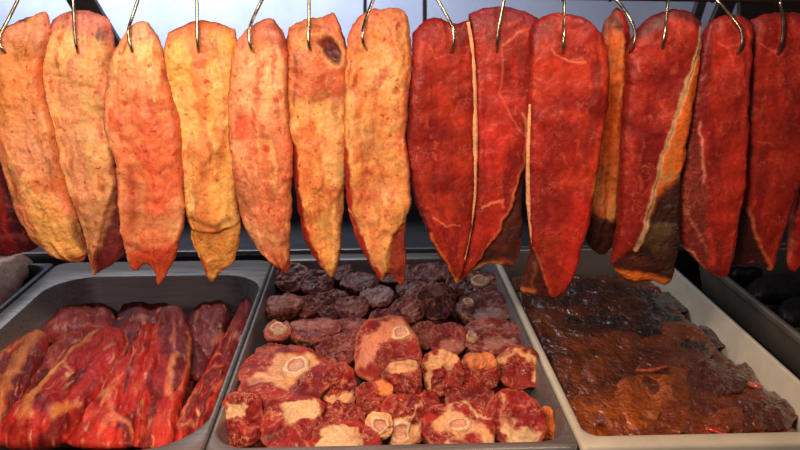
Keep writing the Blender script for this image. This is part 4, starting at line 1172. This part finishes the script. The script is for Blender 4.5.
# ================================================================== RIGHT TRAY: liver in brown sauce
lx0, lx1, ly0, ly1 = xc + .032, xd - .030, YF + .030, zpx(253) - .035
heap('brown_marinade', lx0, lx1, ly0, ly1, -0.053, .014, ((136, 60, 18), (90, 38, 16)), M_LIVER, (0, .2, .15),
     'glossy brown marinade pooled around the liver slices', 'sauce', 81, fx=9, n=(200, 220), kind='stuff', thick=.035, wrinkle=.006)


def liver(cx, cy, rx, ry, rot, seed, label, c1=(128, 56, 20), c2=(92, 36, 18), dz=0.0, th=.007):
    rx *= 1.3; ry *= 1.3
    a = math.radians(rot)
    def pt(u, v): return (cx + (u * math.cos(a) - v * math.sin(a)) * rx, cy + (u * math.sin(a) * ry / rx * 1.0 + v * math.cos(a)) * ry)
    rnd = random.Random(seed)
    j = lambda: rnd.uniform(.85, 1.12)
    L_ = [pt(-.7 * j(), -.7 * j()), pt(-1 * j(), -.2), pt(-.95 * j(), .3), pt(-.7, .75 * j())]
    R_ = [pt(.7 * j(), -.7), pt(1 * j(), -.25), pt(1 * j(), .3), pt(.7 * j(), .7 * j())]
    T_ = [L_[0], pt(-.2, -.98 * j()), pt(.3, -.95 * j()), R_[0]]
    B_ = [L_[-1], pt(-.25, 1 * j()), pt(.25, .95 * j()), R_[-1]]
    return laid(label, L_, R_, T_, B_, (c1, c2), [], dz=dz, thick=th, seed=seed, name='liver_slice', mat=M_LIVER, mask=(0, .15, .15), pu=2.0, pv=2.2, lump=.007, lump_px=26, zf=(-0.060, -0.052), jag=2.5, sp=.5)


B1, B2, SHADE1, SHADE2 = (180, 84, 20), (140, 60, 16), (64, 34, 22), (46, 26, 20)  # darker pair paints shade into the slices at the tray back
LV = [
 (600, 420, 44, 20, -10, 'broad orange-brown liver slice at the front left of its tray', B1, B2, .006),
 (655, 395, 40, 20, 10, 'smooth orange-brown liver slice left of centre', B1, B2, .008),
 (700, 418, 44, 17, 5, 'wrinkled brown liver slice along the front rim', (134, 58, 22), B2, .005),
 (760, 412, 30, 18, 20, 'brown liver slice in the front right corner', (120, 50, 22), (90, 38, 18), .006),
 (585, 365, 24, 22, 15, 'brown liver slice against the cream left rim', (140, 66, 26), (104, 46, 20), .006),
 (625, 352, 30, 15, -8, 'brown liver slice with a shiny fold behind the smooth ones', (128, 62, 28), (92, 42, 22), .004),
 (675, 362, 32, 14, 8, 'dark brown liver slice in the middle of its tray', (104, 44, 22), (76, 34, 20), .006),
 (718, 378, 30, 16, 15, 'dark liver slice curling up towards the right wall', (98, 42, 22), (70, 32, 20), .008),
 (572, 330, 20, 14, 0, 'dull brown liver slice behind the left rim one', (84, 48, 32), SHADE1, .004),
 (612, 318, 26, 13, 5, 'greenish brown liver slice behind the shiny fold', (70, 50, 30), SHADE1, .005),
 (655, 325, 28, 13, -5, 'shade-darkened liver slice behind the middle one', SHADE1, SHADE2, .006),
 (698, 338, 26, 12, 12, 'shade-darkened liver slice below the right wall', SHADE1, SHADE2, .006),
 (556, 302, 16, 10, 0, 'darkest liver slice beside the long red cut tip', SHADE2, SHADE1, .003),
 (592, 293, 22, 9, 0, 'dark liver slice between the two hanging tips', SHADE1, SHADE2, .003),
 (632, 299, 22, 9, 5, 'dark liver slice under the orange-fringed cut', SHADE1, SHADE2, .006),
 (668, 303, 20, 10, 5, 'dark liver slice in the back right corner', SHADE2, SHADE1, .006),
 (640, 428, 34, 12, 0, 'small brown liver slice between the broad front ones', (138, 62, 22), B2, .007),
]
for i, (cx, cy, rx, ry, ro, lab, c1, c2, dz) in enumerate(LV):
    liver(cx, cy, rx, ry, ro, 200 + i, lab, c1, c2, dz)


def chip(label, pts, w, c, z, name, cat):
    W = spline3([on_z(np.array(p, float), z) for p in pts], 16)
    V, Fc = tube(W, w, 8, radii=w * (0.6 + .5 * np.sin(np.linspace(.2, 2.9, 16))))
    V[:, 2] = (V[:, 2] - V[:, 2].mean()) * .7 + V[:, 2].mean()
    C = np.tile(lin(c), (len(V), 1))
    o = link_mesh(name, V, Fc, M_LIVER, None, C, np.tile([0, .2, .2], (len(V), 1))); tag(o, label, cat)


chip('bright red pepper strip in the sauce at the front of the liver tray', [(706, 428), (716, 431), (728, 436)], .0055, (206, 52, 24), -.030, 'pepper_strip', 'pepper')
chip('pink pepper piece by the right wall of the liver tray', [(748, 383), (755, 385), (762, 388)], .009, (190, 92, 66), -.036, 'pepper_piece', 'pepper')
chip('small orange pepper strip in the middle of the liver', [(636, 370), (650, 371), (668, 366)], .005, (190, 78, 34), -.036, 'pepper_strip', 'pepper')
chip('short red pepper strip near the front left of the liver tray', [(608, 438), (616, 439), (624, 439)], .006, (186, 52, 28), -.028, 'pepper_strip', 'pepper')
chip('dull pink pepper piece under the orange-fringed cut', [(606, 292), (611, 292), (616, 294)], .007, (120, 62, 56), -.044, 'pepper_piece', 'pepper')
chip('pale purple onion piece in the front left of the liver tray', [(596, 422), (600, 421), (604, 419)], .006, (150, 90, 100), -.028, 'onion_piece', 'onion')

# ================================================================== FAR RIGHT TRAY: dark joints
for i, (cx, cy, rx, ry, lab) in enumerate([
        (775, 290, 30, 12, 'blackish meat slab in the dark tray under the rightmost tips'), (800, 312, 24, 12, 'blackish meat slab lower in the dark tray'),
        (745, 272, 20, 8, 'blackish meat slab at the back of the dark tray'), (830, 330, 26, 14, 'blackish meat slab cut by the right edge'), (815, 285, 26, 10, 'blackish meat slab behind in the dark tray')]):
    laid(lab, [(cx - rx * .7, cy - ry * .7), (cx - rx, cy), (cx - rx * .7, cy + ry * .7)], [(cx + rx * .7, cy - ry * .7), (cx + rx, cy), (cx + rx * .7, cy + ry * .7)],
         [(cx - rx * .7, cy - ry * .7), (cx, cy - ry), (cx + rx * .7, cy - ry * .7)], [(cx - rx * .7, cy + ry * .7), (cx, cy + ry), (cx + rx * .7, cy + ry * .7)],
         ((30, 26, 24), (40, 32, 30)), [], dz=.0, seed=300 + i, zf=(-.06, -.05), thick=.022, mask=(0, 0, .5), grain=())

# ================================================================== behind the rail
def ext(a, b, y): return (a[0] + (b[0] - a[0]) * (y - a[1]) / (b[1] - a[1]), y)
for a_, b_, w_, Y_, m_, nm, lb, ct in [
        ((62, -30), (122, 70), 25, 2.74, M_STRUT, 'support_strut', 'dark wide strut slanting behind the second and third fat cuts', 'strut'),
        ((716, -40), (684, 60), 9, 2.74, M_STRUT, 'support_strut', 'thin dark strut slanting behind the orange-banded cut', 'strut'),
        ((742, -30), (704, 60), 16, 2.84, M_RAIL, 'support_strut', 'brownish strut slanting behind the cut with pink sinew', 'strut'),
        ((425, -30), (425, 100), 4, 2.74, M_STRUT, 'support_post', 'thin grey post behind the first red cut', 'post'),
        ((365, -30), (365, 100), 3.5, 2.74, M_STRUT, 'support_post', 'thin grey post behind the last fat-covered cut', 'post'),
        ((775, -30), (775, 90), 70, 2.90, M_RAIL, 'dark_machine_panel', 'dark panel behind the rightmost hanging cuts', 'panel')]:
    Hf = Z0 + H; yb_ = 225 + F * math.tan(math.atan(Hf / Y_) - PITCH) + 6
    bar_px(a_, ext(a_, b_, yb_), w_, Y_, m_, nm, lb, ct)

# ================================================================== LIGHT
w = bpy.data.worlds.new('world'); scene.world = w; w.use_nodes = True
bg = w.node_tree.nodes['Background']; bg.inputs[0].default_value = (0.8, 0.84, 1.0, 1); bg.inputs[1].default_value = 0.08


def area(name, loc, target, size, energy, color, sy=None):
    d = bpy.data.lights.new(name, 'AREA'); d.energy = energy; d.color = color; d.size = size
    if sy: d.shape = 'RECTANGLE'; d.size_y = sy
    o = bpy.data.objects.new(name, d); COL.objects.link(o); o.location = loc
    o.rotation_euler = (Vector(target) - Vector(loc)).to_track_quat('-Z', 'Y').to_euler()
    return o


area('case_light', (-0.25, 0.55, Z0 + 0.95), (-0.1, 1.45, Z0 + 0.15), 0.6, 13.8, (1.0, 0.80, 0.61), 0.12)
area('speck_light_right', (0.45, 1.12, Z0 + 1.0), (0.4, 1.3, Z0), 0.10, 2.2, (1.0, 0.78, 0.55), 0.03)  # unseen lamp added for crisp wet highlights on the liver
area('speck_light_left', (-0.45, 1.12, Z0 + 1.0), (-0.4, 1.25, Z0), 0.25, 1.8, (1.0, 0.78, 0.55), 0.04)  # unseen lamp added for highlights and top-down shaping of the meat
area('wall_light', (-1.0, 3.1, Z0 + 1.5), (-0.9, 3.65, Z0 + 0.5), 2.0, 56, (0.86, 0.91, 1.0), 0.3)
area('room_light', (-1.2, -0.6, Z0 + 1.5), (0, 1.6, Z0), 1.2, 3.5, (1.0, 0.93, 0.86))

scene.view_settings.view_transform = 'Standard'
scene.view_settings.look = 'None'
scene.view_settings.exposure = 0.0
